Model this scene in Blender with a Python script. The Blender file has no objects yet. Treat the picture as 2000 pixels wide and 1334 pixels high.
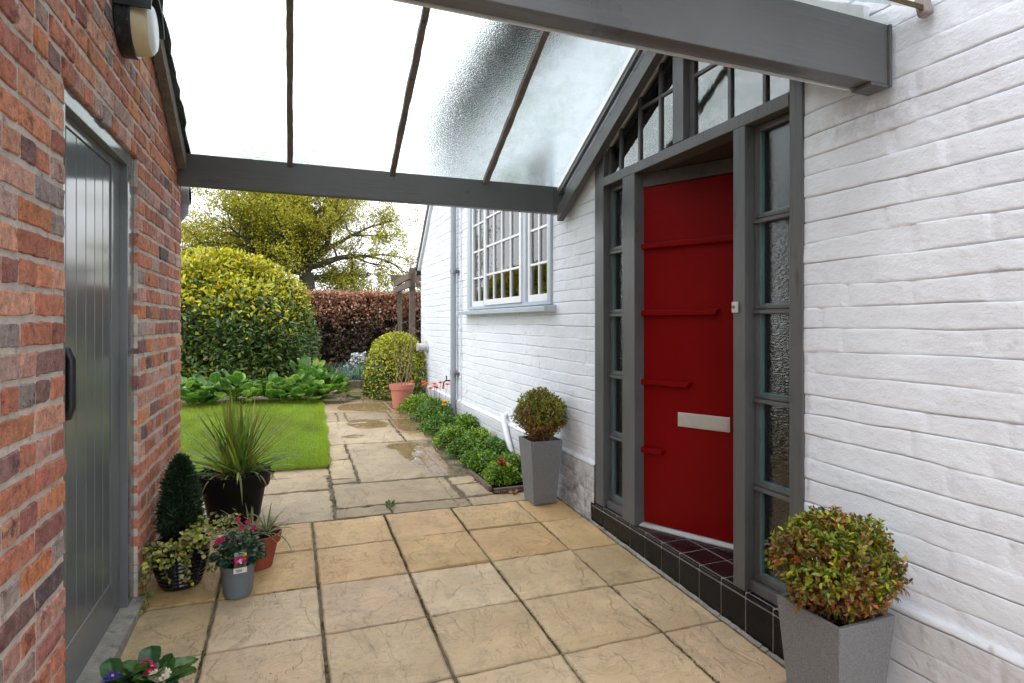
import bpy, bmesh, math, random
import numpy as np
from mathutils import Vector, Matrix, noise as mnoise
R = math.radians
rnd = random.Random(7)
rng = np.random.default_rng(11)
scene = bpy.context.scene
COL = scene.collection

# ------------------------------------------------------------------ camera
cam_d = bpy.data.cameras.new("camera"); cam = bpy.data.objects.new("camera", cam_d); COL.objects.link(cam)
cam.location = (0, 0, 1.32); cam.rotation_euler = (R(90), 0, R(-21))
cam_d.sensor_width = 36; cam_d.lens = 20.34; cam_d.shift_y = -0.0185
cam_d.clip_start = 0.05; cam_d.clip_end = 2000
scene.camera = cam

# ------------------------------------------------------------------ sky and sun (bright overcast)
SUN_EL, SUN_AZ = R(52), R(250)
world = bpy.data.worlds.new("World"); scene.world = world; world.use_nodes = True
wn = world.node_tree; wn.nodes.clear()
w_out = wn.nodes.new("ShaderNodeOutputWorld"); w_bg = wn.nodes.new("ShaderNodeBackground")
w_sky = wn.nodes.new("ShaderNodeTexSky"); w_sky.sky_type = 'NISHITA'; w_sky.sun_disc = False
w_sky.sun_elevation = SUN_EL; w_sky.sun_rotation = SUN_AZ; w_sky.dust_density = 4; w_sky.air_density = 1
w_mix = wn.nodes.new("ShaderNodeMixRGB"); w_mix.inputs[0].default_value = 0.93
w_mix.inputs[2].default_value = (14.6, 15.0, 15.8, 1)
wn.links.new(w_sky.outputs[0], w_mix.inputs[1]); wn.links.new(w_mix.outputs[0], w_bg.inputs[0])
w_bg.inputs[1].default_value = 0.12
wn.links.new(w_bg.outputs[0], w_out.inputs[0])
sun_d = bpy.data.lights.new("sun", 'SUN'); sun = bpy.data.objects.new("sun", sun_d); COL.objects.link(sun)
sun_d.energy = 0.5; sun_d.angle = R(20); sun_d.color = (1, 0.97, 0.92)
sd = Vector((math.sin(SUN_AZ) * math.cos(SUN_EL), math.cos(SUN_AZ) * math.cos(SUN_EL), math.sin(SUN_EL)))
sun.rotation_euler = sd.to_track_quat('Z', 'Y').to_euler()
scene.view_settings.view_transform = 'Standard'; scene.view_settings.look = 'None'
scene.view_settings.exposure = 0.56; scene.view_settings.gamma = 1.0

# ------------------------------------------------------------------ numpy noise
def _h(ix, iy, s):
    v = np.sin(ix * 127.1 + iy * 311.7 + s * 74.7) * 43758.5453
    return v - np.floor(v)
def vn(x, y, s=0):
    x = np.asarray(x, float); y = np.asarray(y, float)
    ix = np.floor(x); iy = np.floor(y); fx = x - ix; fy = y - iy
    fx = fx * fx * (3 - 2 * fx); fy = fy * fy * (3 - 2 * fy)
    a = _h(ix, iy, s); b = _h(ix + 1, iy, s); c = _h(ix, iy + 1, s); d = _h(ix + 1, iy + 1, s)
    return (a + (b - a) * fx) * (1 - fy) + (c + (d - c) * fx) * fy
def fbm(x, y, s=0, o=4):
    t = 0; a = .5; n = 0
    for i in range(o):
        t = t + a * vn(x, y, s + i * 13); n += a; x = x * 2.03 + 5.1; y = y * 2.03 + 1.7; a *= .5
    return t / n
def sst(a, b, x):
    t = np.clip((x - a) / (b - a), 0, 1); return t * t * (3 - 2 * t)

# ------------------------------------------------------------------ materials
def new_mat(name):
    m = bpy.data.materials.new(name); m.use_nodes = True
    return m, m.node_tree, m.node_tree.nodes["Principled BSDF"]
def pm(name, col, rough=.6, var=.12, vs=6, bump=.15, bs=80, attr=None, metal=0, spec=.5, bd=.01, trans=0, coat=0, rvar=0, dirt=None, ds=3, dthr=.6, st=None):
    """procedural material: base colour (or colour attribute) x two-scale noise, noise bump, optional dirt patches"""
    m, nt, p = new_mat(name); L = nt.links
    tc0 = nt.nodes.new("ShaderNodeTexCoord"); tc = tc0
    n1 = nt.nodes.new("ShaderNodeTexNoise"); n1.inputs['Scale'].default_value = vs; n1.inputs['Detail'].default_value = 6
    n1.inputs['Roughness'].default_value = .65
    L.new(tc.outputs['Object'], n1.inputs['Vector'])
    mr = nt.nodes.new("ShaderNodeMapRange"); mr.inputs[1].default_value = .3; mr.inputs[2].default_value = .7
    mr.inputs[3].default_value = 1 - var; mr.inputs[4].default_value = 1 + var
    L.new(n1.outputs['Fac'], mr.inputs[0])
    mul = nt.nodes.new("ShaderNodeVectorMath"); mul.operation = 'SCALE'
    if attr:
        at = nt.nodes.new("ShaderNodeAttribute"); at.attribute_name = attr
        L.new(at.outputs['Color'], mul.inputs[0])
    else:
        mul.inputs[0].default_value = col[:3]
    L.new(mr.outputs[0], mul.inputs['Scale'])
    src = mul.outputs[0]
    if dirt:
        n3 = nt.nodes.new("ShaderNodeTexNoise"); n3.inputs['Scale'].default_value = ds; n3.inputs['Detail'].default_value = 8
        n3.inputs['Roughness'].default_value = .7
        L.new(tc.outputs['Object'], n3.inputs['Vector'])
        r3 = nt.nodes.new("ShaderNodeMapRange"); r3.inputs[1].default_value = dthr; r3.inputs[2].default_value = dthr + .12
        L.new(n3.outputs['Fac'], r3.inputs[0])
        mx = nt.nodes.new("ShaderNodeMixRGB"); mx.inputs[2].default_value = (*dirt, 1)
        L.new(r3.outputs[0], mx.inputs[0]); L.new(src, mx.inputs[1]); src = mx.outputs[0]
    L.new(src, p.inputs['Base Color'])
    p.inputs['Roughness'].default_value = rough; p.inputs['Metallic'].default_value = metal
    p.inputs['Specular IOR Level'].default_value = spec
    p.inputs['Coat Weight'].default_value = coat
    if rvar:
        rr = nt.nodes.new("ShaderNodeMapRange"); rr.inputs[1].default_value = .3; rr.inputs[2].default_value = .7
        rr.inputs[3].default_value = rough - rvar; rr.inputs[4].default_value = rough + rvar
        L.new(n1.outputs['Fac'], rr.inputs[0]); L.new(rr.outputs[0], p.inputs['Roughness'])
    if bump:
        n2 = nt.nodes.new("ShaderNodeTexNoise"); n2.inputs['Scale'].default_value = bs; n2.inputs['Detail'].default_value = 5
        if st:
            mp = nt.nodes.new("ShaderNodeMapping"); mp.inputs['Scale'].default_value = st; L.new(tc.outputs['Object'], mp.inputs[0]); L.new(mp.outputs[0], n2.inputs['Vector'])
            if dirt:
                mp3 = nt.nodes.new("ShaderNodeMapping"); mp3.inputs['Scale'].default_value = [max(q, .25) for q in st]; L.new(tc.outputs['Object'], mp3.inputs[0]); L.new(mp3.outputs[0], n3.inputs['Vector'])
        else: L.new(tc.outputs['Object'], n2.inputs['Vector'])
        bp = nt.nodes.new("ShaderNodeBump"); bp.inputs['Strength'].default_value = bump; bp.inputs['Distance'].default_value = bd
        L.new(n2.outputs['Fac'], bp.inputs['Height']); L.new(bp.outputs[0], p.inputs['Normal'])
    if trans:
        out = nt.nodes["Material Output"]; tr = nt.nodes.new("ShaderNodeBsdfTranslucent")
        sc = nt.nodes.new("ShaderNodeVectorMath"); sc.operation = 'SCALE'; sc.inputs['Scale'].default_value = 1.2
        L.new(src, sc.inputs[0]); L.new(sc.outputs[0], tr.inputs[0])
        ms = nt.nodes.new("ShaderNodeMixShader"); ms.inputs[0].default_value = trans
        L.new(p.outputs[0], ms.inputs[1]); L.new(tr.outputs[0], ms.inputs[2]); L.new(ms.outputs[0], out.inputs[0])
    return m

def window_glass(name, ior=1.9, tint=(.9, .95, .93), rough=.01, bump=0, bs=60, wave=False):
    """single pane: fresnel reflection over straight-through transmission"""
    m = bpy.data.materials.new(name); m.use_nodes = True; nt = m.node_tree; nt.nodes.clear(); L = nt.links
    o = nt.nodes.new("ShaderNodeOutputMaterial"); mx = nt.nodes.new("ShaderNodeMixShader")
    fr = nt.nodes.new("ShaderNodeFresnel"); fr.inputs[0].default_value = ior
    t = nt.nodes.new("ShaderNodeBsdfTransparent"); t.inputs[0].default_value = (*tint, 1)
    g = nt.nodes.new("ShaderNodeBsdfGlossy"); g.inputs['Roughness'].default_value = rough
    L.new(fr.outputs[0], mx.inputs[0]); L.new(t.outputs[0], mx.inputs[1]); L.new(g.outputs[0], mx.inputs[2]); L.new(mx.outputs[0], o.inputs[0])
    tc = nt.nodes.new("ShaderNodeTexCoord")
    if bump:
        n = nt.nodes.new("ShaderNodeTexNoise"); n.inputs['Scale'].default_value = bs; n.inputs['Detail'].default_value = 2
        if wave:
            mp = nt.nodes.new("ShaderNodeMapping"); mp.inputs['Scale'].default_value = (1, 1, 3.5)
            L.new(tc.outputs['Object'], mp.inputs[0]); L.new(mp.outputs[0], n.inputs['Vector'])
        else:
            L.new(tc.outputs['Object'], n.inputs['Vector'])
        b = nt.nodes.new("ShaderNodeBump"); b.inputs['Strength'].default_value = bump; b.inputs['Distance'].default_value = .004
        L.new(n.outputs['Fac'], b.inputs['Height']); L.new(b.outputs[0], g.inputs['Normal']); 
    return m

def obscured_glass(name):
    """the hammered roof glass: a real refracting slab, rough and bumpy"""
    m = bpy.data.materials.new(name); m.use_nodes = True; nt = m.node_tree; nt.nodes.clear(); L = nt.links
    o = nt.nodes.new("ShaderNodeOutputMaterial"); g = nt.nodes.new("ShaderNodeBsdfGlass")
    g.inputs['Color'].default_value = (.955, .985, .98, 1); g.inputs['Roughness'].default_value = .05; g.inputs['IOR'].default_value = 1.27
    tc = nt.nodes.new("ShaderNodeTexCoord")
    n = nt.nodes.new("ShaderNodeTexNoise"); n.inputs['Scale'].default_value = 130; n.inputs['Detail'].default_value = 3
    L.new(tc.outputs['Object'], n.inputs['Vector'])
    nd = nt.nodes.new("ShaderNodeTexNoise"); nd.inputs['Scale'].default_value = 1.6; nd.inputs['Detail'].default_value = 8; nd.inputs['Roughness'].default_value = .72
    L.new(tc.outputs['Object'], nd.inputs['Vector']); rd = nt.nodes.new("ShaderNodeMapRange"); rd.inputs[1].default_value = .46; rd.inputs[2].default_value = .72; L.new(nd.outputs['Fac'], rd.inputs[0])
    md = nt.nodes.new("ShaderNodeMixRGB"); md.inputs[1].default_value = (.955, .985, .98, 1); md.inputs[2].default_value = (.74, .81, .76, 1); L.new(rd.outputs[0], md.inputs[0]); L.new(md.outputs[0], g.inputs['Color'])
    b = nt.nodes.new("ShaderNodeBump"); b.inputs['Strength'].default_value = .8; b.inputs['Distance'].default_value = .0035
    L.new(n.outputs['Fac'], b.inputs['Height']); L.new(b.outputs[0], g.inputs['Normal']); L.new(g.outputs[0], o.inputs[0])
    return m

M = {}
M['grey'] = pm('grey_painted_timber', (.088, .090, .093), .42, .14, 5, .45, 70, rvar=.10, dirt=(.05, .047, .04), ds=16, dthr=.60, bd=.005, st=(1, 1, .06))
M['grey_h'] = pm('grey_painted_rail', (.088, .090, .093), .42, .14, 5, .45, 70, rvar=.10, dirt=(.05, .047, .04), ds=16, dthr=.60, bd=.005, st=(1, .06, 1))
M['grey_beam'] = pm('grey_painted_steel', (.098, .100, .103), .36, .16, 2.5, .35, 60, rvar=.10, dirt=(.055, .052, .045), ds=9, dthr=.60, bd=.004, st=(.05, 1, 1))
M['brown_wood'] = pm('weathered_glazing_bar_wood', (.16, .135, .115), .75, .3, 14, .5, 70, dirt=(.05, .05, .035), ds=20, dthr=.58)
M['red'] = pm('red_door_paint', (.175, .0003, .0008), .42, .06, 4, .04, 30, rvar=.04, bd=.003, spec=.16)
M['white_frame'] = pm('white_window_paint', (.72, .74, .76), .4, .04, 8, .08, 60)
M['blue_frame'] = pm('pale_blue_grey_paint', (.42, .48, .54), .4, .05, 8, .08, 60)
M['pipe'] = pm('grey_plastic_pipe', (.30, .33, .37), .4, .06, 6, .05, 60)
M['lead'] = pm('lead_flashing', (.11, .125, .14), .55, .35, 18, .6, 60, dirt=(.35, .36, .37), ds=40, dthr=.6)
M['black'] = pm('black_plastic', (.013, .013, .014), .42, .2, 8, .1, 90)
M['blackgloss'] = pm('black_glazed_ceramic', (.006, .006, .009), .07, .2, 8, .15, 25)
M['blackpot'] = pm('black_plastic_pot', (.006, .006, .0062), .5, .25, 12, .15, 60, dirt=(.014, .013, .011), ds=7, dthr=.64, spec=.12)
M['cream'] = pm('cream_lamp_plastic', (.62, .53, .33), .4, .08, 14, .05, 50, dirt=(.2, .14, .07), ds=22, dthr=.66)
M['opal'] = pm('opal_lamp_diffuser', (.8, .84, .84), .3, .03, 8, 0, trans=.2)
M['dirtyblack'] = pm('cobwebbed_black_metal', (.012, .014, .018), .4, .3, 20, .3, 50, dirt=(.12, .13, .13), ds=45, dthr=.6)
M['alu'] = pm('aluminium', (.75, .76, .77), .35, .06, 30, .05, 80, metal=.5)
M['alu_matte'] = pm('satin_letter_plate', (.58, .57, .54), .42, .06, 60, .05, 120, metal=.5)
M['concrete'] = pm('concrete_sill', (.29, .27, .24), .9, .25, 14, .7, 70, dirt=(.13, .125, .11), ds=10, dthr=.55)
M['tile'] = pm('black_quarry_tile', (.006, .0058, .0066), .22, .3, 8, .08, 30, rvar=.08, spec=.22)
M['tile_top'] = pm('dark_plum_quarry_tile', (.018, .008, .010), .3, .3, 8, .12, 30, rvar=.1, spec=.3)
M['grout'] = pm('pale_grout', (.34, .32, .30), .9, .2, 20, .3, 80)
M['soil'] = pm('dark_soil', (.028, .02, .014), 1, .5, 30, 1, 60, bd=.03, spec=.05)
M['joint'] = pm('mossy_joint_mortar', (.17, .14, .095), 1, .35, 14, 1, 90, dirt=(.07, .065, .02), ds=9, dthr=.50)
M['planter'] = pm('grey_granite_resin', (.165, .17, .175), .7, .35, 190, .4, 190, bd=.003)
M['terra'] = pm('terracotta', (.24, .048, .024), .7, .2, 10, .2, 60, dirt=(.30, .12, .08), ds=9, dthr=.66)
M['terra_pale'] = pm('pink_terracotta_plastic', (.52, .19, .135), .6, .12, 8, .1, 60)
M['greypot'] = pm('grey_nursery_pot', (.135, .16, .18), .45, .06, 10, .08, 60)
M['timber'] = pm('weathered_timber', (.14, .105, .08), .9, .35, 16, .7, 40, dirt=(.09, .085, .03), ds=6, dthr=.55)
M['bark'] = pm('bark', (.05, .045, .028), .95, .4, 8, .8, 30, dirt=(.06, .07, .02), ds=3, dthr=.55)
M['twig'] = pm('twig', (.14, .085, .05), .8, .3, 20, .3, 80)
M['leaf'] = pm('leaves', None, .42, .15, 30, 0, attr='col', trans=.25)
M['leafmatte'] = pm('matte_leaves', None, .6, .18, 20, 0, attr='col', trans=.3)
M['blade'] = pm('grass_blades', None, .55, .1, 2, 0, attr='col', trans=.3)
M['petal'] = pm('petals', None, .55, .08, 60, 0, attr='col', trans=.25)
M['interior'] = pm('dim_interior_plaster', (.10, .095, .085), .9, .1, 2, 0)
M['glass'] = window_glass('window_glass', 1.95)
M['glass_gable'] = window_glass('gable_glass', 3.0, (.55, .56, .56), .05, .10, 14)
M['glass_side'] = window_glass('reeded_sidelight_glass', 2.1, (.45, .55, .5), .05, .5, 45, True)
M['roofglass'] = obscured_glass('hammered_roof_glass')
M['bead'] = pm('teal_glass_edge', (.10, .17, .17), .35, .1, 10, 0)
M['slate'] = pm('slate_roof', (.07, .07, .075), .7, .3, 8, .4, 30)
M['copper'] = pm('brass_tap', (.25, .13, .05), .35, .2, 20, 0, metal=.6)
M['lawnbase'] = pm('lawn_turf', (.06, .12, .012), 1, .3, 5, .6, 60)
M['ground'] = pm('far_ground', (.06, .07, .03), 1, .3, 1.5, .3, 20)
M['label_w'] = pm('white_label_card', (.7, .7, .68), .5, .03, 8, 0)
M['attrmat'] = pm('coloured_card', None, .5, .03, 8, 0, attr='col')
M['wax'] = M['attrmat']

# --- brick faces: per-brick colour attribute, burnt/salty patches, pitted bump
def brick_material():
    m, nt, p = new_mat('old_red_brick'); L = nt.links
    tc = nt.nodes.new("ShaderNodeTexCoord"); at = nt.nodes.new("ShaderNodeAttribute"); at.attribute_name = 'col'
    def nz(s, d=8, r=.7):
        n = nt.nodes.new("ShaderNodeTexNoise"); n.inputs['Scale'].default_value = s; n.inputs['Detail'].default_value = d
        n.inputs['Roughness'].default_value = r; L.new(tc.outputs['Object'], n.inputs['Vector']); return n.outputs['Fac']
    def rng_(f, a, b, c=0, d=1):
        r = nt.nodes.new("ShaderNodeMapRange"); r.inputs[1].default_value = a; r.inputs[2].default_value = b
        r.inputs[3].default_value = c; r.inputs[4].default_value = d; L.new(f, r.inputs[0]); return r.outputs[0]
    v = nt.nodes.new("ShaderNodeVectorMath"); v.operation = 'SCALE'; L.new(at.outputs['Color'], v.inputs[0])
    L.new(rng_(nz(34, 10, .78), .3, .7, .5, 1.55), v.inputs['Scale'])
    def mixc(src, fac, col):
        x = nt.nodes.new("ShaderNodeMixRGB"); x.inputs[2].default_value = (*col, 1); L.new(fac, x.inputs[0]); L.new(src, x.inputs[1]); return x.outputs[0]
    c = mixc(v.outputs[0], rng_(nz(13, 9, .75), .54, .64, 0, .8), (.085, .042, .040))
    c = mixc(c, rng_(nz(19, 10, .8), .53, .64, 0, .6), (.47, .33, .26))
    c = mixc(c, rng_(nz(120, 4, .6), .60, .68, 0, .8), (.05, .022, .02))
    L.new(c, p.inputs['Base Color']); p.inputs['Roughness'].default_value = .88; p.inputs['Specular IOR Level'].default_value = .3
    b1 = nt.nodes.new("ShaderNodeBump"); b1.inputs['Strength'].default_value = .9; b1.inputs['Distance'].default_value = .006
    L.new(nz(55, 8, .75), b1.inputs['Height'])
    vo = nt.nodes.new("ShaderNodeTexVoronoi"); vo.inputs['Scale'].default_value = 130; L.new(tc.outputs['Object'], vo.inputs['Vector'])
    b2 = nt.nodes.new("ShaderNodeBump"); b2.inputs['Strength'].default_value = .35; b2.inputs['Distance'].default_value = .004
    L.new(vo.outputs['Distance'], b2.inputs['Height']); L.new(b1.outputs[0], b2.inputs['Normal']); L.new(b2.outputs[0], p.inputs['Normal'])
    return m
M['brick'] = brick_material()
M['mortar'] = pm('lime_mortar', (.55, .49, .44), .95, .22, 12, .9, 110, dirt=(.24, .2, .17), ds=14, dthr=.56, bd=.006)

# --- painted brick: attribute r = crack, g = plinth, b = grime
def paint_material():
    m, nt, p = new_mat('white_painted_brick'); L = nt.links
    tc = nt.nodes.new("ShaderNodeTexCoord"); at = nt.nodes.new("ShaderNodeAttribute"); at.attribute_name = 'col'
    sp = nt.nodes.new("ShaderNodeSeparateColor"); L.new(at.outputs['Color'], sp.inputs[0])
    def nz(s, d=6, r=.65, sc=None):
        n = nt.nodes.new("ShaderNodeTexNoise"); n.inputs['Scale'].default_value = s; n.inputs['Detail'].default_value = d; n.inputs['Roughness'].default_value = r
        if sc:
            mp = nt.nodes.new("ShaderNodeMapping"); mp.inputs['Scale'].default_value = sc; L.new(tc.outputs['Object'], mp.inputs[0]); L.new(mp.outputs[0], n.inputs['Vector'])
        else: L.new(tc.outputs['Object'], n.inputs['Vector'])
        return n.outputs['Fac']
    def rg(f, a, b, c=0, d=1):
        r = nt.nodes.new("ShaderNodeMapRange"); r.inputs[1].default_value = a; r.inputs[2].default_value = b; r.inputs[3].default_value = c; r.inputs[4].default_value = d
        L.new(f, r.inputs[0]); return r.outputs[0]
    def mixc(src, fac, col):
        x = nt.nodes.new("ShaderNodeMixRGB"); x.inputs[2].default_value = (*col, 1)
        if isinstance(src, tuple): x.inputs[1].default_value = (*src, 1)
        else: L.new(src, x.inputs[1])
        L.new(fac, x.inputs[0]); return x.outputs[0]
    c = mixc((.77, .815, .885), rg(nz(2.2), .4, .7), (.71, .755, .83))
    c = mixc(c, rg(nz(9, 8, .75), .58, .75, 0, .5), (.62, .61, .60))
    c = mixc(c, sp.outputs[1], (.60, .615, .65))
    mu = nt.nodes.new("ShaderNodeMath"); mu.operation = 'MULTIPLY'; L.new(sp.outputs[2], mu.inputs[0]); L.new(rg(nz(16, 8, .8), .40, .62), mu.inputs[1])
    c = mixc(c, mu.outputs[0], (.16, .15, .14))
    c = mixc(c, sp.outputs[0], (.19, .14, .10))
    L.new(c, p.inputs['Base Color']); p.inputs['Roughness'].default_value = .62
    b1 = nt.nodes.new("ShaderNodeBump"); b1.inputs['Strength'].default_value = .5; b1.inputs['Distance'].default_value = .010
    L.new(nz(38, 8, .62, (1, .75, 1.1)), b1.inputs['Height'])
    b2 = nt.nodes.new("ShaderNodeBump"); b2.inputs['Strength'].default_value = .3; b2.inputs['Distance'].default_value = .003
    L.new(nz(180, 3), b2.inputs['Height']); L.new(b1.outputs[0], b2.inputs['Normal']); L.new(b2.outputs[0], p.inputs['Normal'])
    return m
M['paint'] = paint_material()

# --- flagstones: attribute colour, alpha-like 'wet' attribute darkens and glosses (standing rain water)
def stone_material(name, dirt):
    m, nt, p = new_mat(name); L = nt.links
    tc = nt.nodes.new("ShaderNodeTexCoord"); at = nt.nodes.new("ShaderNodeAttribute"); at.attribute_name = 'col'
    aw = nt.nodes.new("ShaderNodeAttribute"); aw.attribute_name = 'wet'
    def nz(s, d=7, r=.65):
        n = nt.nodes.new("ShaderNodeTexNoise"); n.inputs['Scale'].default_value = s; n.inputs['Detail'].default_value = d; n.inputs['Roughness'].default_value = r
        L.new(tc.outputs['Object'], n.inputs['Vector']); return n.outputs['Fac']
    def rg(f, a, b, c=0, d=1):
        r = nt.nodes.new("ShaderNodeMapRange"); r.inputs[1].default_value = a; r.inputs[2].default_value = b; r.inputs[3].default_value = c; r.inputs[4].default_value = d
        L.new(f, r.inputs[0]); return r.outputs[0]
    v = nt.nodes.new("ShaderNodeVectorMath"); v.operation = 'SCALE'; L.new(at.outputs['Color'], v.inputs[0]); L.new(rg(nz(9, 10, .75), .3, .7, .68, 1.28), v.inputs['Scale'])
    def mixc(src, fac, col):
        x = nt.nodes.new("ShaderNodeMixRGB"); x.inputs[2].default_value = (*col, 1); L.new(fac, x.inputs[0]); L.new(src, x.inputs[1]); return x.outputs[0]
    c = mixc(v.outputs[0], rg(nz(4.5, 9, .75), .48, .68, 0, .5), dirt)
    c = mixc(c, rg(nz(11, 9, .75), .60, .72, 0, .6), (.17, .115, .06))
    c = mixc(c, rg(nz(90, 4, .6), .62, .70, 0, .5), (.10, .08, .05))
    def vein(sc, w, stx):
        n = nt.nodes.new("ShaderNodeTexNoise"); n.inputs['Scale'].default_value = sc; n.inputs['Detail'].default_value = 7; n.inputs['Roughness'].default_value = .6; n.inputs['Distortion'].default_value = .6
        mp = nt.nodes.new("ShaderNodeMapping"); mp.inputs['Scale'].default_value = stx; L.new(tc.outputs['Object'], mp.inputs[0]); L.new(mp.outputs[0], n.inputs['Vector'])
        a = nt.nodes.new("ShaderNodeMath"); a.operation = 'SUBTRACT'; a.inputs[1].default_value = .5; L.new(n.outputs['Fac'], a.inputs[0])
        k = nt.nodes.new("ShaderNodeMath"); k.operation = 'ABSOLUTE'; L.new(a.outputs[0], k.inputs[0])
        gate = rg(nz(sc * .6 + 1, 3, .5), .52, .64)
        mu = nt.nodes.new("ShaderNodeMath"); mu.operation = 'MULTIPLY'; L.new(rg(k.outputs[0], 0, w, 1, 0), mu.inputs[0]); L.new(gate, mu.inputs[1]); return mu.outputs[0], rg(n.outputs['Fac'], .485, .515)
    v1, e1 = vein(4.2, .010, (1.0, .5, 1)); v2, e2 = vein(15, .02, (.6, 1.2, 1))
    f1 = nt.nodes.new("ShaderNodeMath"); f1.operation = 'MULTIPLY'; f1.inputs[1].default_value = .30; L.new(v1, f1.inputs[0]); c = mixc(c, f1.outputs[0], (.16, .10, .05))
    f2 = nt.nodes.new("ShaderNodeMath"); f2.operation = 'MULTIPLY'; f2.inputs[1].default_value = .16; L.new(v2, f2.inputs[0]); c = mixc(c, f2.outputs[0], (.20, .13, .07))
    wm = nt.nodes.new("ShaderNodeMixRGB"); wm.blend_type = 'MULTIPLY'; wm.inputs[2].default_value = (.60, .53, .45, 1)
    L.new(aw.outputs['Fac'], wm.inputs[0]); L.new(c, wm.inputs[1]); L.new(wm.outputs[0], p.inputs['Base Color'])
    L.new(rg(aw.outputs['Fac'], .15, .95, .6, .05), p.inputs['Roughness'])
    b = nt.nodes.new("ShaderNodeBump"); b.inputs['Distance'].default_value = .006
    L.new(rg(aw.outputs['Fac'], .3, .95, .8, .03), b.inputs['Strength'])
    L.new(nz(32, 9, .7), b.inputs['Height'])
    bb = nt.nodes.new("ShaderNodeBump"); bb.inputs['Distance'].default_value = .004; L.new(rg(aw.outputs['Fac'], .3, .95, .9, 0), bb.inputs['Strength']); L.new(e1, bb.inputs['Height']); L.new(b.outputs[0], bb.inputs['Normal'])
    bc = nt.nodes.new("ShaderNodeBump"); bc.inputs['Distance'].default_value = .002; L.new(rg(aw.outputs['Fac'], .3, .95, .8, 0), bc.inputs['Strength']); L.new(e2, bc.inputs['Height']); L.new(bb.outputs[0], bc.inputs['Normal']); L.new(bc.outputs[0], p.inputs['Normal'])
    return m
M['slab'] = stone_material('buff_riven_slab', (.33, .20, .075))
M['york'] = stone_material('york_stone_flag', (.22, .19, .105))

# ------------------------------------------------------------------ mesh helpers
def link_obj(name, mesh, mat, parent=None, loc=None, smooth=False):
    o = bpy.data.objects.new(name, mesh); COL.objects.link(o)
    for mm in (mat if isinstance(mat, (list, tuple)) else [mat]): mesh.materials.append(mm)
    if parent is not None: o.parent = parent
    if loc is not None: o.location = loc
    if smooth: mesh.polygons.foreach_set('use_smooth', [True] * len(mesh.polygons))
    return o
def np_mesh(name, V, Fc, mat, parent=None, col=None, smooth=False, extra=None, loc=None, fmat=None):
    """V (n,3); Fc (m,k) with constant k, or a list of faces"""
    me = bpy.data.meshes.new(name); V = np.asarray(V, dtype=np.float32)
    if isinstance(Fc, np.ndarray):
        k = Fc.shape[1]; me.vertices.add(len(V)); me.vertices.foreach_set('co', V.ravel())
        me.loops.add(Fc.size); me.loops.foreach_set('vertex_index', Fc.astype(np.int32).ravel())
        me.polygons.add(len(Fc)); me.polygons.foreach_set('loop_start', np.arange(0, Fc.size, k, dtype=np.int32))
        me.update(calc_edges=True)
    else:
        me.from_pydata([tuple(map(float, v)) for v in V], [], Fc); me.update()
    if fmat is not None: me.polygons.foreach_set('material_index', np.asarray(fmat, dtype=np.int32))
    if col is not None:
        col = np.asarray(col, dtype=np.float32)
        if col.shape[1] == 3: col = np.hstack([col, np.ones((len(col), 1), np.float32)])
        a = me.color_attributes.new('col', 'FLOAT_COLOR', 'POINT'); a.data.foreach_set('color', col.ravel())
    if extra:
        for kx, vx in extra.items():
            a = me.attributes.new(kx, 'FLOAT', 'POINT'); a.data.foreach_set('value', np.asarray(vx, dtype=np.float32))
    return link_obj(name, me, mat, parent, loc, smooth)

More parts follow.
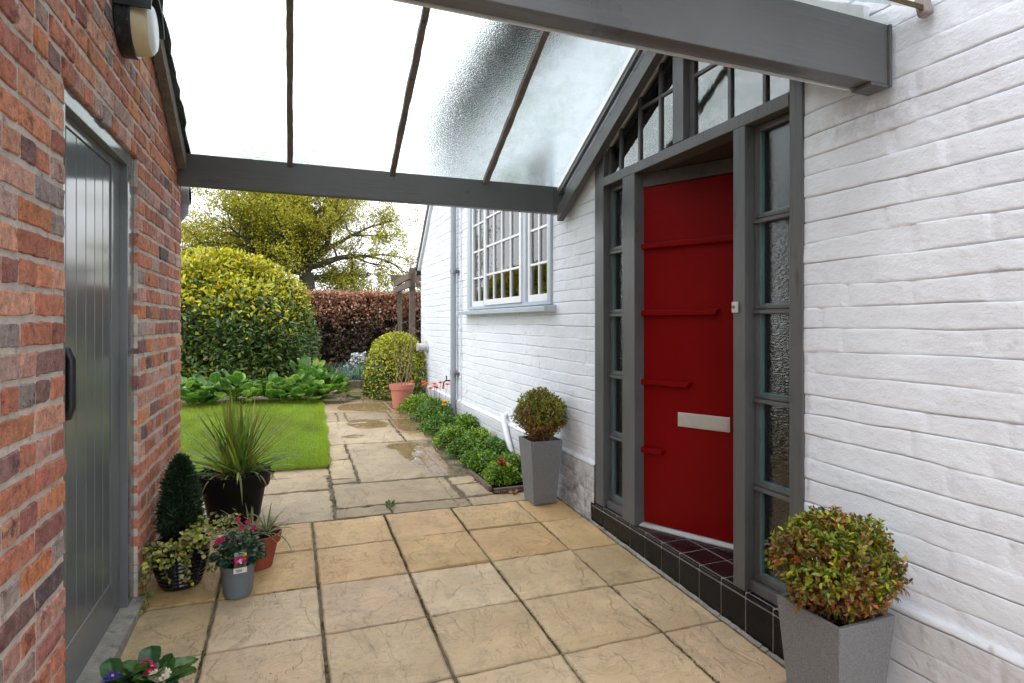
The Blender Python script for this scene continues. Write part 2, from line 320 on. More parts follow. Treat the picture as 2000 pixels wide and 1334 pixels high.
class MB:
    def __init__(s): s.v = []; s.f = []; s.c = []
    def add(s, V, F, c=(1, 1, 1)):
        n = len(s.v); s.v += [tuple(v) for v in V]; s.f += [tuple(i + n for i in f) for f in F]; s.c += [c] * len(V); return s
    def box(s, x0, x1, y0, y1, z0, z1, c=(1, 1, 1)):
        V = [(x, y, z) for z in (z0, z1) for y in (y0, y1) for x in (x0, x1)]
        return s.add(V, [(0, 2, 3, 1), (4, 5, 7, 6), (0, 1, 5, 4), (1, 3, 7, 5), (3, 2, 6, 7), (2, 0, 4, 6)], c)
    def prism(s, poly, h0, h1, axis='x', c=(1, 1, 1)):
        """poly of 2D points extruded along axis; for x: (y,z); for y: (x,z); for z: (x,y)"""
        def P(a, b, h): return {'x': (h, a, b), 'y': (a, h, b), 'z': (a, b, h)}[axis]
        n = len(poly); V = [P(a, b, h0) for a, b in poly] + [P(a, b, h1) for a, b in poly]
        F = [tuple(range(n)), tuple(range(2 * n - 1, n - 1, -1))] + [(i, i + n, (i + 1) % n + n, (i + 1) % n) for i in range(n)]
        return s.add(V, F, c)
    def tube(s, pts, r, seg=8, c=(1, 1, 1), cap=True):
        pts = [Vector(p) for p in pts]; rs = r if isinstance(r, (list, tuple)) else [r] * len(pts)
        V = []; F = []; up = None
        for i, p in enumerate(pts):
            d = (pts[min(i + 1, len(pts) - 1)] - pts[max(i - 1, 0)]).normalized()
            if up is None: up = Vector((0, 0, 1)) if abs(d.z) < .9 else Vector((1, 0, 0))
            a = d.cross(up).normalized(); b = a.cross(d).normalized(); up = b
            for k in range(seg):
                t = 2 * math.pi * k / seg; V.append(p + (a * math.cos(t) + b * math.sin(t)) * rs[i])
        for i in range(len(pts) - 1):
            for k in range(seg):
                k2 = (k + 1) % seg; F.append((i * seg + k, i * seg + k2, (i + 1) * seg + k2, (i + 1) * seg + k))
        if cap: F.append(tuple(range(seg - 1, -1, -1))); F.append(tuple(range((len(pts) - 1) * seg, len(pts) * seg)))
        return s.add(V, F, c)
    def lathe(s, prof, cx=0, cy=0, seg=40, c=(1, 1, 1), rib=None):
        V = []; F = []
        for r, z in prof:
            for k in range(seg):
                t = 2 * math.pi * k / seg; V.append((cx + r * math.cos(t), cy + r * math.sin(t), z))
        for i in range(len(prof) - 1):
            for k in range(seg):
                k2 = (k + 1) % seg; F.append((i * seg + k, i * seg + k2, (i + 1) * seg + k2, (i + 1) * seg + k))
        F.append(tuple(range(seg - 1, -1, -1))); F.append(tuple(range((len(prof) - 1) * seg, len(prof) * seg)))
        return s.add(V, F, c)
    def build(s, name, mat, parent=None, bevel=0, smooth=False, col=False, loc=None):
        me = bpy.data.meshes.new(name); me.from_pydata(s.v, [], s.f); me.update()
        bm = bmesh.new(); bm.from_mesh(me); bmesh.ops.recalc_face_normals(bm, faces=bm.faces); bm.to_mesh(me); bm.free()
        if col:
            a = me.color_attributes.new('col', 'FLOAT_COLOR', 'POINT')
            a.data.foreach_set('color', np.array([(*c, 1) for c in s.c], dtype=np.float32).ravel())
        o = link_obj(name, me, mat, parent, loc)
        if smooth:
            me.polygons.foreach_set('use_smooth', [True] * len(me.polygons))
            me.set_sharp_from_angle(angle=R(40))
        if bevel:
            b = o.modifiers.new('bevel', 'BEVEL'); b.width = bevel; b.segments = 2; b.limit_method = 'ANGLE'; b.angle_limit = R(40)
        return o
def thing(name, label, cat, loc=(0, 0, 0), group=None, rz=0):
    o = bpy.data.objects.new(name, None); COL.objects.link(o); o.location = loc; o.rotation_euler = (0, 0, rz); o.empty_display_size = .1
    o['label'] = label; o['category'] = cat
    if group: o['group'] = group
    return o
def tag(o, label, cat, group=None):
    o['label'] = label; o['category'] = cat
    if group: o['group'] = group
    return o
def copy_tree(o, parent=None):
    c = o.copy(); COL.objects.link(c); c.parent = parent
    for ch in list(o.children): copy_tree(ch, c)
    return c
def zg(X, Y):
    return .04 * np.minimum(Y, 16) - .015 * np.clip(X, -4, 4) - .081
def gz(x, y): return float(zg(x, y))

# ------------------------------------------------------------------ foliage helpers
def leaves_np(P, D, N, L, W, fold=.25, curl=.15):
    """P bases, D unit directions, N approximate normals -> leaf verts (n*6) and tri faces"""
    n = len(P); D = D / (np.linalg.norm(D, axis=1, keepdims=True) + 1e-9)
    S = np.cross(D, N); S /= (np.linalg.norm(S, axis=1, keepdims=True) + 1e-9); N = np.cross(S, D)
    L = np.broadcast_to(L, n).reshape(-1, 1); W = np.broadcast_to(W, n).reshape(-1, 1)
    V = np.zeros((n, 8, 3))
    V[:, 0] = P
    V[:, 1] = P + D * L * .35 + S * W * .5 + N * W * fold
    V[:, 2] = P + D * L * .35 - S * W * .5 + N * W * fold
    V[:, 3] = P + D * L * .38
    V[:, 4] = P + D * L * .72 + S * W * .4 + N * (W * fold - L * curl * .4)
    V[:, 5] = P + D * L * .72 - S * W * .4 + N * (W * fold - L * curl * .4)
    V[:, 6] = P + D * L * .74 - N * L * curl * .4
    V[:, 7] = P + D * L - N * L * curl
    f = np.array([(0, 1, 3), (0, 3, 2), (1, 4, 6), (1, 6, 3), (2, 3, 6), (2, 6, 5), (4, 7, 6), (5, 6, 7)])
    F = (f[None] + (np.arange(n) * 8)[:, None, None]).reshape(-1, 3)
    return V.reshape(-1, 3), F
def leaf_obj(name, P, D, N, L, W, C, mat, parent, fold=.25, curl=.15):
    V, F = leaves_np(np.asarray(P), np.asarray(D), np.asarray(N), L, W, fold, curl)
    return np_mesh(name, V, F, mat, parent, col=np.repeat(C, 8, axis=0), smooth=False)
def rdir(n):
    v = rng.normal(size=(n, 3)); return v / np.linalg.norm(v, axis=1, keepdims=True)
def pick(cols, w, n, var=.18):
    cols = np.array(cols); w = np.array(w, float); i = rng.choice(len(cols), n, p=w / w.sum())
    return np.clip(cols[i] * (1 + rng.normal(0, var, (n, 1))) , .002, .9)

# ================================================================== GROUND
def ground():
    xs = np.concatenate([np.linspace(-400, -8, 8), np.linspace(-7, 9, 33), np.linspace(10, 400, 8)])
    ys = np.concatenate([np.linspace(-400, -4, 8), np.linspace(-3, 18, 43), np.linspace(20, 900, 10)])
    X, Y = np.meshgrid(xs, ys); Z = zg(X, Y) - .035
    V = np.stack([X, Y, Z], -1).reshape(-1, 3); nx = len(xs)
    i, j = np.meshgrid(np.arange(nx - 1), np.arange(len(ys) - 1)); a = (j * nx + i).ravel()
    o = np_mesh('ground', V, np.stack([a, a + 1, a + nx + 1, a + nx], 1), M['ground'], smooth=True); o['kind'] = 'structure'
ground()
def sheet(name, x0, x1, y0, y1, dz, mat, step=.05, amp=.004, kind='structure'):
    xs = np.arange(x0, x1 + step * .5, step); ys = np.arange(y0, y1 + step * .5, step)
    X, Y = np.meshgrid(xs, ys); Z = zg(X, Y) + dz + amp * (fbm(X * 9, Y * 9, 3) - .5) * 2
    V = np.stack([X, Y, Z], -1).reshape(-1, 3); nx = len(xs)
    i, j = np.meshgrid(np.arange(nx - 1), np.arange(len(ys) - 1)); a = (j * nx + i).ravel()
    o = np_mesh(name, V, np.stack([a, a + 1, a + nx + 1, a + nx], 1), mat, smooth=True); o['kind'] = kind; return o
sheet('paving_bed', -1.6, 1.86, -1.4, 9.45, -.0095, M['joint'], amp=.002)

# ---- slabs
def slab_patch(rects, palette, name, mat, step=.016, riven=.004, seed=0, wetf=None, jit=.004):
    VV, FF, CC, WW = [], [], [], []; off = 0
    for q, (x0, x1, y0, y1) in enumerate(rects):
        w, h = x1 - x0, y1 - y0; nx = max(4, int(w / step)); ny = max(4, int(h / step))
        u = np.concatenate([[0, .003 / w, .012 / w], np.linspace(0, 1, nx)[1:-1], [1 - .012 / w, 1 - .003 / w, 1]]); u.sort()
        v = np.concatenate([[0, .003 / h, .012 / h], np.linspace(0, 1, ny)[1:-1], [1 - .012 / h, 1 - .003 / h, 1]]); v.sort()
        U, Vv = np.meshgrid(u, v); X = x0 + U * w; Y = y0 + Vv * h
        ex = np.minimum(U, 1 - U) * w; ey = np.minimum(Vv, 1 - Vv) * h; e = np.minimum(ex, ey)
        wob = 1 - sst(0, .05, e)
        X = X + wob * jit * (fbm(X * 22, Y * 22, seed + q) - .5) * 2 * np.where(U < .5, 1, -1)
        Y = Y + wob * jit * (fbm(X * 22 + 9, Y * 22, seed + q + 50) - .5) * 2
        ang = rnd.uniform(0, 6.28); ca, sa = math.cos(ang), math.sin(ang); k = rnd.uniform(4, 9)
        A = (ca * X + sa * Y); B = (-sa * X + ca * Y)
        n = fbm(A * 3.4 + q * 7, B * 1.9, seed + q * 3, 6) * k; fl = np.floor(n); terr = fl + sst(.86, 1, n - fl)
        Z = zg(X, Y) + riven * .55 * (terr - k * .5) + .0016 * (fbm(X * 30, Y * 30, seed + q, 3) - .5) * 2 + rnd.uniform(-.0015, .0015)
        Z -= .0022 * (1 - sst(0, .007, e)) + .016 * (e < .0005)
        c = np.array(palette[rnd.randrange(len(palette))]) * rnd.uniform(.9, 1.1)
        if name == 'patio' and y0 > 2.9: c = c * np.array([.93, .82, .62])
        shade = 1 + .25 * (fbm(X * 5, Y * 5, seed + q + 9) - .5)
        c = c[None, None] * shade[..., None] * (1 - .22 * (1 - sst(.0, .014, e))[..., None])
        wv = wetf(X, Y) if wetf else np.zeros_like(X)
        wv = wv * sst(0, .012, e)
        Z = np.where(wv > .8, np.minimum(Z, zg(X, Y) + .0005), Z) if wetf else Z
        Z = np.maximum(Z, zg(X, Y) - .0035 - .02 * (e < .0005))
        N = X.size; nn = U.shape[1]; mm = U.shape[0]
        i, j = np.meshgrid(np.arange(nn - 1), np.arange(mm - 1)); a = (j * nn + i).ravel() + off
        VV.append(np.stack([X, Y, Z], -1).reshape(-1, 3)); FF.append(np.stack([a, a + 1, a + nn + 1, a + nn], 1)); CC.append(c.reshape(-1, 3)); WW.append(wv.ravel()); off += N
    o = np_mesh(name, np.vstack(VV), np.vstack(FF), mat, col=np.vstack(CC), smooth=True, extra={'wet': np.concatenate(WW)})
    o['kind'] = 'structure'; return o
g_ = .0036
xs = [-.765, -.318, .130, .575, 1.022, 1.505, 1.825]; ys = [3.83, 3.417, 2.977, 2.540, 2.103, 1.666, 1.229, .792, .355, -.082, -.52, -.96, -1.4]
rects = []
for i in range(len(xs) - 1):
    for j in range(len(ys) - 1):
        gx = g_ * (1.5 if i in (1, 2, 3) else 1)
        rects.append((xs[i] + gx, xs[i + 1] - gx, ys[j + 1] + g_, ys[j] - g_))
slab_patch(rects, [(.65, .485, .30), (.60, .445, .265), (.67, .51, .33), (.58, .425, .24), (.63, .47, .29), (.64, .465, .30)], 'patio', M['slab'], seed=3, riven=.0060, step=.0125)

def wet(X, Y):
    d = .16 * (fbm(X * 3.5, Y * 3.5, 77) - .5) * 2 + .05 * (fbm(X * 12, Y * 12, 78) - .5) * 2
    def ell(cx, cy, rx, ry, an=0):
        ca, sa = math.cos(an), math.sin(an); a = (X - cx) * ca + (Y - cy) * sa; b = -(X - cx) * sa + (Y - cy) * ca
        return 1 - np.sqrt((a / rx) ** 2 + (b / ry) ** 2) + d * 1.6
    m = np.maximum.reduce([ell(.80, 6.72, .26, .30), ell(.60, 6.12, .14, .10), ell(.60, 5.55, .09, .07), ell(1.02, 5.62, .22, .17),
                           ell(1.12, 5.05, .16, .62, .25) * .9, ell(.95, 7.75, .4, .35), ell(.9, 8.9, .35, .5), ell(.55, 8.2, .3, .14), ell(1.25, 6.6, .2, .6)])
    base = .28 * sst(.45, .75, fbm(X * 1.6 + 3, Y * 1.6, 31)) + .25 * sst(6.5, 9, Y)
    right = .30 * sst(.75, 1.25, X) * sst(4.6, 5.2, Y)
    return np.clip(np.maximum(sst(-.05, .22, m) * .97, base + right + .30 * sst(-.35, .0, m)), 0, 1)
ry = [(.285, .628, 3.842, 4.005), (.642, 1.178, 3.842, 4.003), (.30, 1.155, 4.02, 4.535), (1.19, 1.83, 3.842, 4.01), (1.20, 1.40, 4.03, 4.30), (1.175, 1.37, 4.315, 4.50),
      (.305, .49, 4.59, 4.685), (.31, .49, 4.70, 5.245), (.335, .485, 5.265, 5.795), (.512, 1.285, 4.565, 5.785),
      (.325, 1.075, 5.81, 6.895), (1.10, 1.40, 5.81, 6.18), (1.10, 1.40, 6.20, 6.575), (1.10, 1.40, 6.595, 6.895), (.335, .515, 6.915, 7.46), (.535, .615, 6.915, 7.46), (.635, 1.13, 6.915, 7.45),
      (1.15, 1.42, 6.915, 7.45), (.36, 1.20, 7.47, 8.055), (.40, .66, 8.075, 8.48), (.68, .94, 8.075, 8.48), (.96, 1.4, 8.075, 8.48), (.62, 1.03, 8.50, 9.12), (1.05, 1.45, 8.50, 9.2), (.62, 1.03, 9.14, 9.4),
      (1.22, 1.45, 7.47, 8.055), (1.395, 1.85, 4.32, 4.33),
      (-.35, .265, 3.842, 4.445), (-1.0, -.37, 3.842, 4.445), (-1.6, -1.02, 3.842, 4.445), (-.45, .275, 4.46, 4.80), (-1.2, -.47, 4.46, 4.80), (-.12, .29, 4.815, 5.10), (-.8, -.14, 4.815, 5.2), (-1.5, -.82, 4.815, 5.25)]
ry = [r for r in ry if (r[1] - r[0]) > .05 and (r[3] - r[2]) > .05]
p_ = slab_patch([(a - .002, b + .002, c - .001, d + .001) for a, b, c, d in ry],
           [(.40, .30, .175), (.47, .355, .21), (.33, .25, .145), (.41, .315, .195)], 'garden_path', M['york'], step=.022, seed=91, riven=.006, wetf=wet, jit=.020)

# ---- lawn
LAWN_R = [(.285, 5.04), (.30, 5.6), (.335, 6.3), (.35, 7.1), (.375, 7.9), (.385, 8.35)]
def lawn_right(Y): return np.interp(Y, [p[1] for p in LAWN_R], [p[0] for p in LAWN_R]) + .012 * np.sin(Y * 9)
def lawn():
    ysl = np.linspace(5.10, 8.36, 60); t = np.linspace(0, 1, 60)
    Y, T = np.meshgrid(ysl, t, indexing='ij'); Xr = lawn_right(Y); X = -4.5 + (Xr + 4.5) * T
    Y = Y - .06 * T * (Y < 5.2)
    Z = zg(X, Y) + .018; Z[:, -1] -= .03; Z[0] -= .03
    i, j = np.meshgrid(np.arange(59), np.arange(59)); a = (j * 60 + i).ravel()
    o = np_mesh('lawn', np.stack([X, Y, Z], -1).reshape(-1, 3), np.stack([a, a + 1, a + 61, a + 60], 1), M['lawnbase'], smooth=True); o['kind'] = 'structure'
    n = 210000
    Yb = 5.05 + 3.32 * rng.random(n) ** 1.25; Xb = -2.6 + (lawn_right(Yb) + .008 + 2.6) * rng.random(n)
    n2 = 9000; Ye = rng.uniform(5.05, 8.35, n2); Xe = lawn_right(Ye) + rng.normal(0, .018, n2)
    n3 = 9000; X3 = rng.uniform(-1.6, .29, n3); Y3 = 5.09 - .05 * (X3 + 1.6) / 1.9 + rng.normal(0, .018, n3)
    Xb = np.concatenate([Xb, Xe, X3]); Yb = np.concatenate([Yb, Ye, Y3]); n = len(Xb)
    Zb = zg(Xb, Yb) + .012; hgt = rng.uniform(.012, .032, n); an = rng.uniform(0, 6.28, n); lean = rng.normal(0, .012, (n, 2)); w = rng.uniform(.0012, .0022, n) * (1 + .16 * (Yb - 5))
    B = np.stack([Xb, Yb, Zb], 1); S = np.stack([np.cos(an) * w, np.sin(an) * w, np.zeros(n)], 1)
    Tt = B + np.stack([lean[:, 0], lean[:, 1], hgt], 1)
    V = np.stack([B - S, B + S, Tt], 1).reshape(-1, 3); F = np.arange(3 * n).reshape(-1, 3)
    patch = fbm(Xb * 1.4, Yb * 1.4, 5)[:, None]; stripe = fbm(Xb * 5, Yb * 2, 8)[:, None]
    c = np.array([.17, .29, .014]) * (1 - patch) * 1.5 + np.array([.32, .38, .025]) * patch * .88
    c = c * (.62 + .76 * stripe) * rng.uniform(.75, 1.25, (n, 1))
    yel = rng.random(n) < .05; c[yel] = (.42, .38, .12)
    o = np_mesh('grass', V, F, M['blade'], col=np.repeat(c, 3, 0)); o['kind'] = 'stuff'; tag(o, 'short mown green grass covering the lawn left of the stone path', 'grass')
lawn()
o = sheet('soil', -4.5, .42, 8.32, 13, -.012, M['soil'], .08, .012)
o = sheet('border_soil', 1.40, 1.86, 4.07, 8.7, .012, M['soil'], .03, .012)

# ================================================================== BRICK OUTBUILDING (left)
XL = -.64
ob = thing('brick_outbuilding', 'red brick outbuilding with grey boarded door along the left side', 'outbuilding', (XL, 3, 0))
def loc_of(parent): return parent.location
def fix(o, parent):  # keep world coordinates under a translated empty
    o.location = o.location - parent.location if o.location.length else -parent.location; return o
DO0, DO1, DOZ = 2.135, 3.055, 2.09
def top_left(Y): return 2.47 + .57 * (4.15 - Y) if Y > 2.67 else 3.31
def bricks():
    V, F, C = [], [], []
    pal = [(.41, .135, .075), (.47, .165, .085), (.37, .12, .075), (.31, .11, .085), (.52, .23, .14), (.45, .21, .15), (.22, .105, .09), (.13, .08, .078), (.38, .22, .17), (.28, .20, .17), (.52, .175, .075)]
    wt = [6, 6, 5, 3, 5, 6, 1.5, 1.0, 4, 1.6, 4]
    CH = .0805
    def brick(y0, y1, z0, z1):
        nonlocal V, F, C
        nx = 9 if y1 - y0 > .14 else 6; nz = 5; n0 = len(V)
        c = np.array(rnd.choices(pal, wt)[0]) * rnd.uniform(.95, 1.4) * np.array([.97, 1.10, 1.24]); dx = rnd.uniform(-.0015, .003); tilt = rnd.uniform(-.012, .012)
        ys_ = [y0, y0 + .004] + list(np.linspace(y0, y1, nx - 2)[1:-1]) + [y1 - .004, y1]; nx = len(ys_)
        zs_ = [z0, z0 + .004] + list(np.linspace(z0, z1, nz)[1:-1]) + [z1 - .004, z1]; nz = len(zs_)
        for jj, z in enumerate(zs_):
            for ii, y in enumerate(ys_):
                ed = (ii in (0, nx - 1)) or (jj in (0, nz - 1))
                a = mnoise.noise((y * 30, z * 30, 1.3)) ; b = mnoise.noise((y * 30, z * 30, 7.7)); e = mnoise.noise((y * 60, z * 60, 3.1))
                k = .0058
                yy = y + a * k; zz = z + b * k + (y - (y0 + y1) / 2) * tilt
                x = XL + dx + e * .0014 + mnoise.noise((y * 14, z * 14, 2)) * .0034
                if ed: x -= .0055
                V.append((x, yy, zz)); C.append(c)
        for jj in range(nz - 1):
            for ii in range(nx - 1):
                a = n0 + jj * nx + ii; F.append((a, a + 1, a + nx + 1, a + nx))
        # returns going back into the wall
        ring = [n0 + i for i in range(nx)] + [n0 + j * nx + nx - 1 for j in range(1, nz)] + [n0 + (nz - 1) * nx + i for i in range(nx - 2, -1, -1)] + [n0 + j * nx for j in range(nz - 2, 0, -1)]
        m0 = len(V)
        for r_ in ring: V.append((XL - .10, V[r_][1], V[r_][2])); C.append(c)
        for i in range(len(ring)):
            k2 = (i + 1) % len(ring); F.append((ring[i], m0 + i, m0 + k2, ring[k2]))
    row = 0; z = -.12
    while z < 3.35:
        z0, z1 = z + .0080, z + CH - .0080
        segs = [(-.75, 4.15)] if z0 > DOZ - .045 else [(-.75, DO0), (DO1, 4.15)]
        for (a, b) in segs:
            hdr = (row % 4 == 3); y = b; first = True
            while y > a + .02:
                L = .1025 if (hdr or rnd.random() < .16) else .215
                if first and row % 2: L = .1025
                first = False
                L += rnd.uniform(-.006, .006); y0 = y - L
                if y0 < a + .045: y0 = a
                zz0, zz1 = z0 + rnd.uniform(-.002, .002), z1 + rnd.uniform(-.002, .002)
                if zz1 < top_left((y + y0) / 2): brick(y0 + (.0065 if y0 > a else 0), y - .0065 if y < b else y, zz0, zz1)
                y = y0
        z += CH; row += 1
    # far return face (facing away from camera) simple bricks
    me = bpy.data.meshes.new('brick_face'); me.from_pydata(V, [], F); me.update()
    a = me.color_attributes.new('col', 'FLOAT_COLOR', 'POINT'); a.data.foreach_set('color', np.array([(*c, 1) for c in C], dtype=np.float32).ravel())
    return fix(link_obj('brick_face', me, M['brick'], ob), ob)
bricks()
def prof(y0, y1):
    p = [(y0, -.3)]
    p.append((y1, -.3)); p.append((y1, top_left(y1)))
    if y0 < 2.67 < y1: p.append((2.67, 3.33))
    p.append((y0, top_left(y0) if y0 > 2.67 else 3.33)); return p
b = MB(); b.prism([(-.75, -.3), (DO0, -.3), (DO0, 3.33), (-.75, 3.33)], XL - .21, XL - .0045); b.prism([(DO1, -.3), (4.145, -.3), (4.145, top_left(4.145)), (DO1, top_left(DO1))], XL - .21, XL - .0045)
b.prism([(DO0, DOZ), (DO1, DOZ), (DO1, top_left(DO1)), (2.67, 3.33), (DO0, 3.33)], XL - .21, XL - .0047)
fix(b.build('mortar_bed', M['mortar'], ob), ob)
b = MB(); b.box(-4.2, XL - .11, 4.0, 4.14, -.3, 2.45); b.box(-4.2, -4.0, -.75, 4.0, -.3, 2.4); b.box(-4.0, XL - .22, -.75, -.6, -.3, 2.4)
fix(b.build('rear_wall', pm('plain_red_brick', (.33, .11, .07), .9, .35, 14, .5, 50), ob), ob)
b = MB(); b.prism([(-4.5, 2.44), (XL - .18, 2.44), (XL - .18, 2.52), (-2.5, 3.4), (-4.5, 2.6)], -.8, 4.3, 'y'); fix(b.build('roof', M['slate'], ob), ob)
# coping / lead strip above the canopy line
b = MB(); b.prism([(4.16, 2.47), (2.67, 3.325), (-.75, 3.325), (-.75, 3.37), (2.67, 3.37), (4.2, 2.52)], XL - .24, XL + .02); fix(b.build('verge_coping', M['lead'], ob, bevel=.004), ob)
# gutter end seen past the beam
b = MB(); b.tube([(-3.8, 4.22, 2.135), (-.60, 4.22, 2.135)], .055, 16); b.tube([(-.655, 4.22, 2.135), (-.60, 4.22, 2.135)], .063, 16)
b.tube([(-.64, 4.22, 2.12), (-.64, 4.22, 2.03), (-.68, 4.21, 1.97), (-.80, 4.2, 1.93)], .034, 12)
fix(b.build('gutter', M['pipe'], ob, smooth=True), ob)
# door frame
b = MB(); XF = XL - .018
b.box(XF - .09, XF, 2.945, DO1 - .003, .03, 2.08); b.box(XF - .09, XF, DO0 + .003, 2.20, .03, 2.08); b.box(XF - .09, XF + .002, DO0 + .002, DO1 - .002, 2.005, 2.087)
glossgrey = pm('glossy_grey_door_paint', (.145, .155, .162), .12, .08, 3, .05, 14, rvar=.04, bd=.002)
fr = fix(b.build('door_frame', glossgrey, ob, bevel=.003), ob)
XD = XF - .028
dr = thing('door', '', '', (0, 0, 0)); del dr['label']; del dr['category']; dr.parent = ob; dr.location = -ob.location
b = MB()
for y in np.arange(2.21, 2.80, .1013):
    y1 = min(y + .1013, 2.8165); b.box(XD - .03, XD - .005, y + .0028, y1 - .0028, .25, 1.965)
b.build('boards', glossgrey, dr, bevel=.002)
b = MB(); b.box(XD - .04, XD, 2.8175, 2.943, .06, 2.003); b.box(XD - .04, XD, 2.203, 2.8165, 1.967, 2.003); b.box(XD - .04, XD, 2.203, 2.8165, .06, .248); b.box(XD - .04, XD - .018, 2.203, 2.8165, .248, 1.967)
b.build('door_leaf', glossgrey, dr, bevel=.0015)
b = MB(); hy = 2.232; pts = [(XD + .0, hy, 1.235), (XD + .022, hy, 1.23), (XD + .032, hy, 1.20), (XD + .032, hy, 1.05), (XD + .022, hy, 1.02), (XD, hy, 1.015)]
b.tube(pts, .015, 10); b.box(XD - .002, XD + .004, hy - .018, hy + .018, .985, 1.265)
hd = b.build('handle', M['black'], dr, smooth=True)
b = MB(); b.prism([(XL - .14, -.1), (XL + .035, -.1), (XL + .03, gz(XL, 2.5) + .05), (XL - .14, gz(XL, 2.5) + .065)], DO0 + .002, DO1 - .002, 'y'); fix(b.build('threshold', M['concrete'], ob, bevel=.006), ob)

# ================================================================== WHITE HOUSE (right)
XW = 1.86
hs = thing('white_house', 'white painted brick house with red front door along the right side', 'house', (XW, 4, 0))
def H(o): o.parent = hs; o.location = -hs.location; return o
FR0, FR1 = 1.69, 3.31; WN0, WN1, WNZ0, WNZ1 = 3.99, 6.17, 1.46, 2.72
AY, AZ = 2.48, 3.067
def zroof(Y): return AZ - .565 * (Y - AY) if Y > AY else AZ - .623 * (AY - Y)
def rake(Y): return np.minimum(3.72, 2.16 + 1.03 * (8.72 - Y))
def painted_wall():
    CH = .083; y_near = np.arange(-1.0, 4.6, .0125); y_far = np.arange(4.6, 8.69, .022)
    Yc = np.concatenate([y_near, y_far, [8.69]])
    for s in (FR0, FR1, WN0, WN1): Yc[np.argmin(abs(Yc - s))] = s
    fr_ = [0, .018, .045, .085, .15, .28, .42, .56, .70, .82, .90, .955, .985]
    rows = []; nr = int(3.95 / CH)
    for k in range(nr):
        for f in fr_: rows.append((k, f))
    K = np.array([r[0] for r in rows])[:, None]; Fq = np.array([r[1] for r in rows])[:, None]
    Y = Yc[None] + 0 * K
    wav = lambda k: .015 * (fbm(Y * 1.1, k * 3.7, 21, 3) - .5) * 2 + .004 * (fbm(Y * 7, k * 2.1, 25, 2) - .5) * 2
    z0 = -.2 + K * CH + wav(K); z1 = -.2 + (K + 1) * CH + wav(K + 1); Z = z0 + (z1 - z0) * Fq
    # per brick proud-ness
    boff = (_h(K * 1.0, np.zeros_like(K), 4)) * .225
    bi = np.floor((Y + boff) / .225); bf = (Y + boff) / .225 - bi
    proud = (_h(bi, K * 1.0, 9) - .5) * .0045
    ledge = (.25 + .75 * sst(.3, .55, fbm(Y * 1.9 + 7, K * 1.7, 38, 3))) * .0014 * sst(0, .10, Fq) * (1 - .5 * sst(.80, 1, Fq)) + .0012 * (fbm(Y * 4, K * 5.3, 71, 3) - .5) * Fq
    pm_ = sst(.28, .5, fbm(Y * 2.3, K * 1.9, 33, 3))   # how open the bed joint is
    groove = (.0060 * pm_ + .0004) * np.exp(-(Fq / .032) ** 2) + .0014 * pm_ * np.exp(-((1 - Fq) / .05) ** 2)
    perp = .0046 * np.exp(-(np.minimum(bf, 1 - bf) * .225 / .010) ** 2) * sst(.38, .55, fbm(Y * 3, K * 2.7, 35, 2)) * sst(0, .12, Fq)
    lumps = .0030 * (fbm(Y * 6, Z * 9, 41, 4) - .5) * 2 + .0034 * (fbm(Y * 26, Z * 30, 45, 4) - .5) + .012 * (fbm(Y * .9, Z * 1.3, 47, 2) - .5)
    zp = .40 + .006 * (fbm(Y * 6, 0 * Y, 50) - .5)
    pl = .022 * (1 - sst(-.006, .012, Z - zp))
    h = ledge + proud - groove - perp + lumps + pl
    V = np.stack([XW - h, Y, Z], -1)
    crack = np.exp(-(Fq / .014) ** 2) * sst(.46, .64, fbm(Y * 2.6, K * 1.9, 33, 3) + .16 * (fbm(Y * 22, K * 5.1, 34, 2) - .5)) * .85 * np.ones_like(Y)
    chip = sst(.80, .86, fbm(Y * 26, Z * 30, 61, 2)) * sst(.6, .75, fbm(Y * 2, Z * 2, 64, 2)) * .6
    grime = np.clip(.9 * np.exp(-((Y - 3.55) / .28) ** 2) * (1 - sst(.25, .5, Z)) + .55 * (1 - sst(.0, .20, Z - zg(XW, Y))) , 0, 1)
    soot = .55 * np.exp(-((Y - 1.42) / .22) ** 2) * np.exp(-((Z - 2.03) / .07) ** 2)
    c = np.stack([np.clip(np.maximum(crack, chip), 0, 1), 1 - sst(-.004, .004, Z - zp), np.clip(grime + soot, 0, 1), np.ones_like(Y)], -1)
    ny = Y.shape[1]; i, j = np.meshgrid(np.arange(ny - 1), np.arange(Y.shape[0] - 1)); a = (j * ny + i).ravel()
    F = np.stack([a, a + ny, a + ny + 1, a + 1], 1)
    cy = Y.ravel()[F].mean(1); cz = Z.ravel()[F].mean(1)
    inwin = (cy > WN0) & (cy < WN1) & (cz > WNZ0) & (cz < WNZ1)
    zt = np.where(cy > AY, AZ - .565 * (cy - AY), AZ - .623 * (AY - cy)) - .27
    infr = (cy > FR0) & (cy < FR1) & (cz > .10) & (cz < zt)
    instep = (cy > 1.60) & (cy < 3.345) & (cz < .15)
    keep = ~inwin & ~infr & ~instep & (cz < np.minimum(3.72, 2.16 + 1.03 * (8.72 - cy)))
    F = F[keep]
    return H(np_mesh('painted_wall', V.reshape(-1, 3), F, M['paint'], col=c.reshape(-1, 4), smooth=True))
painted_wall()
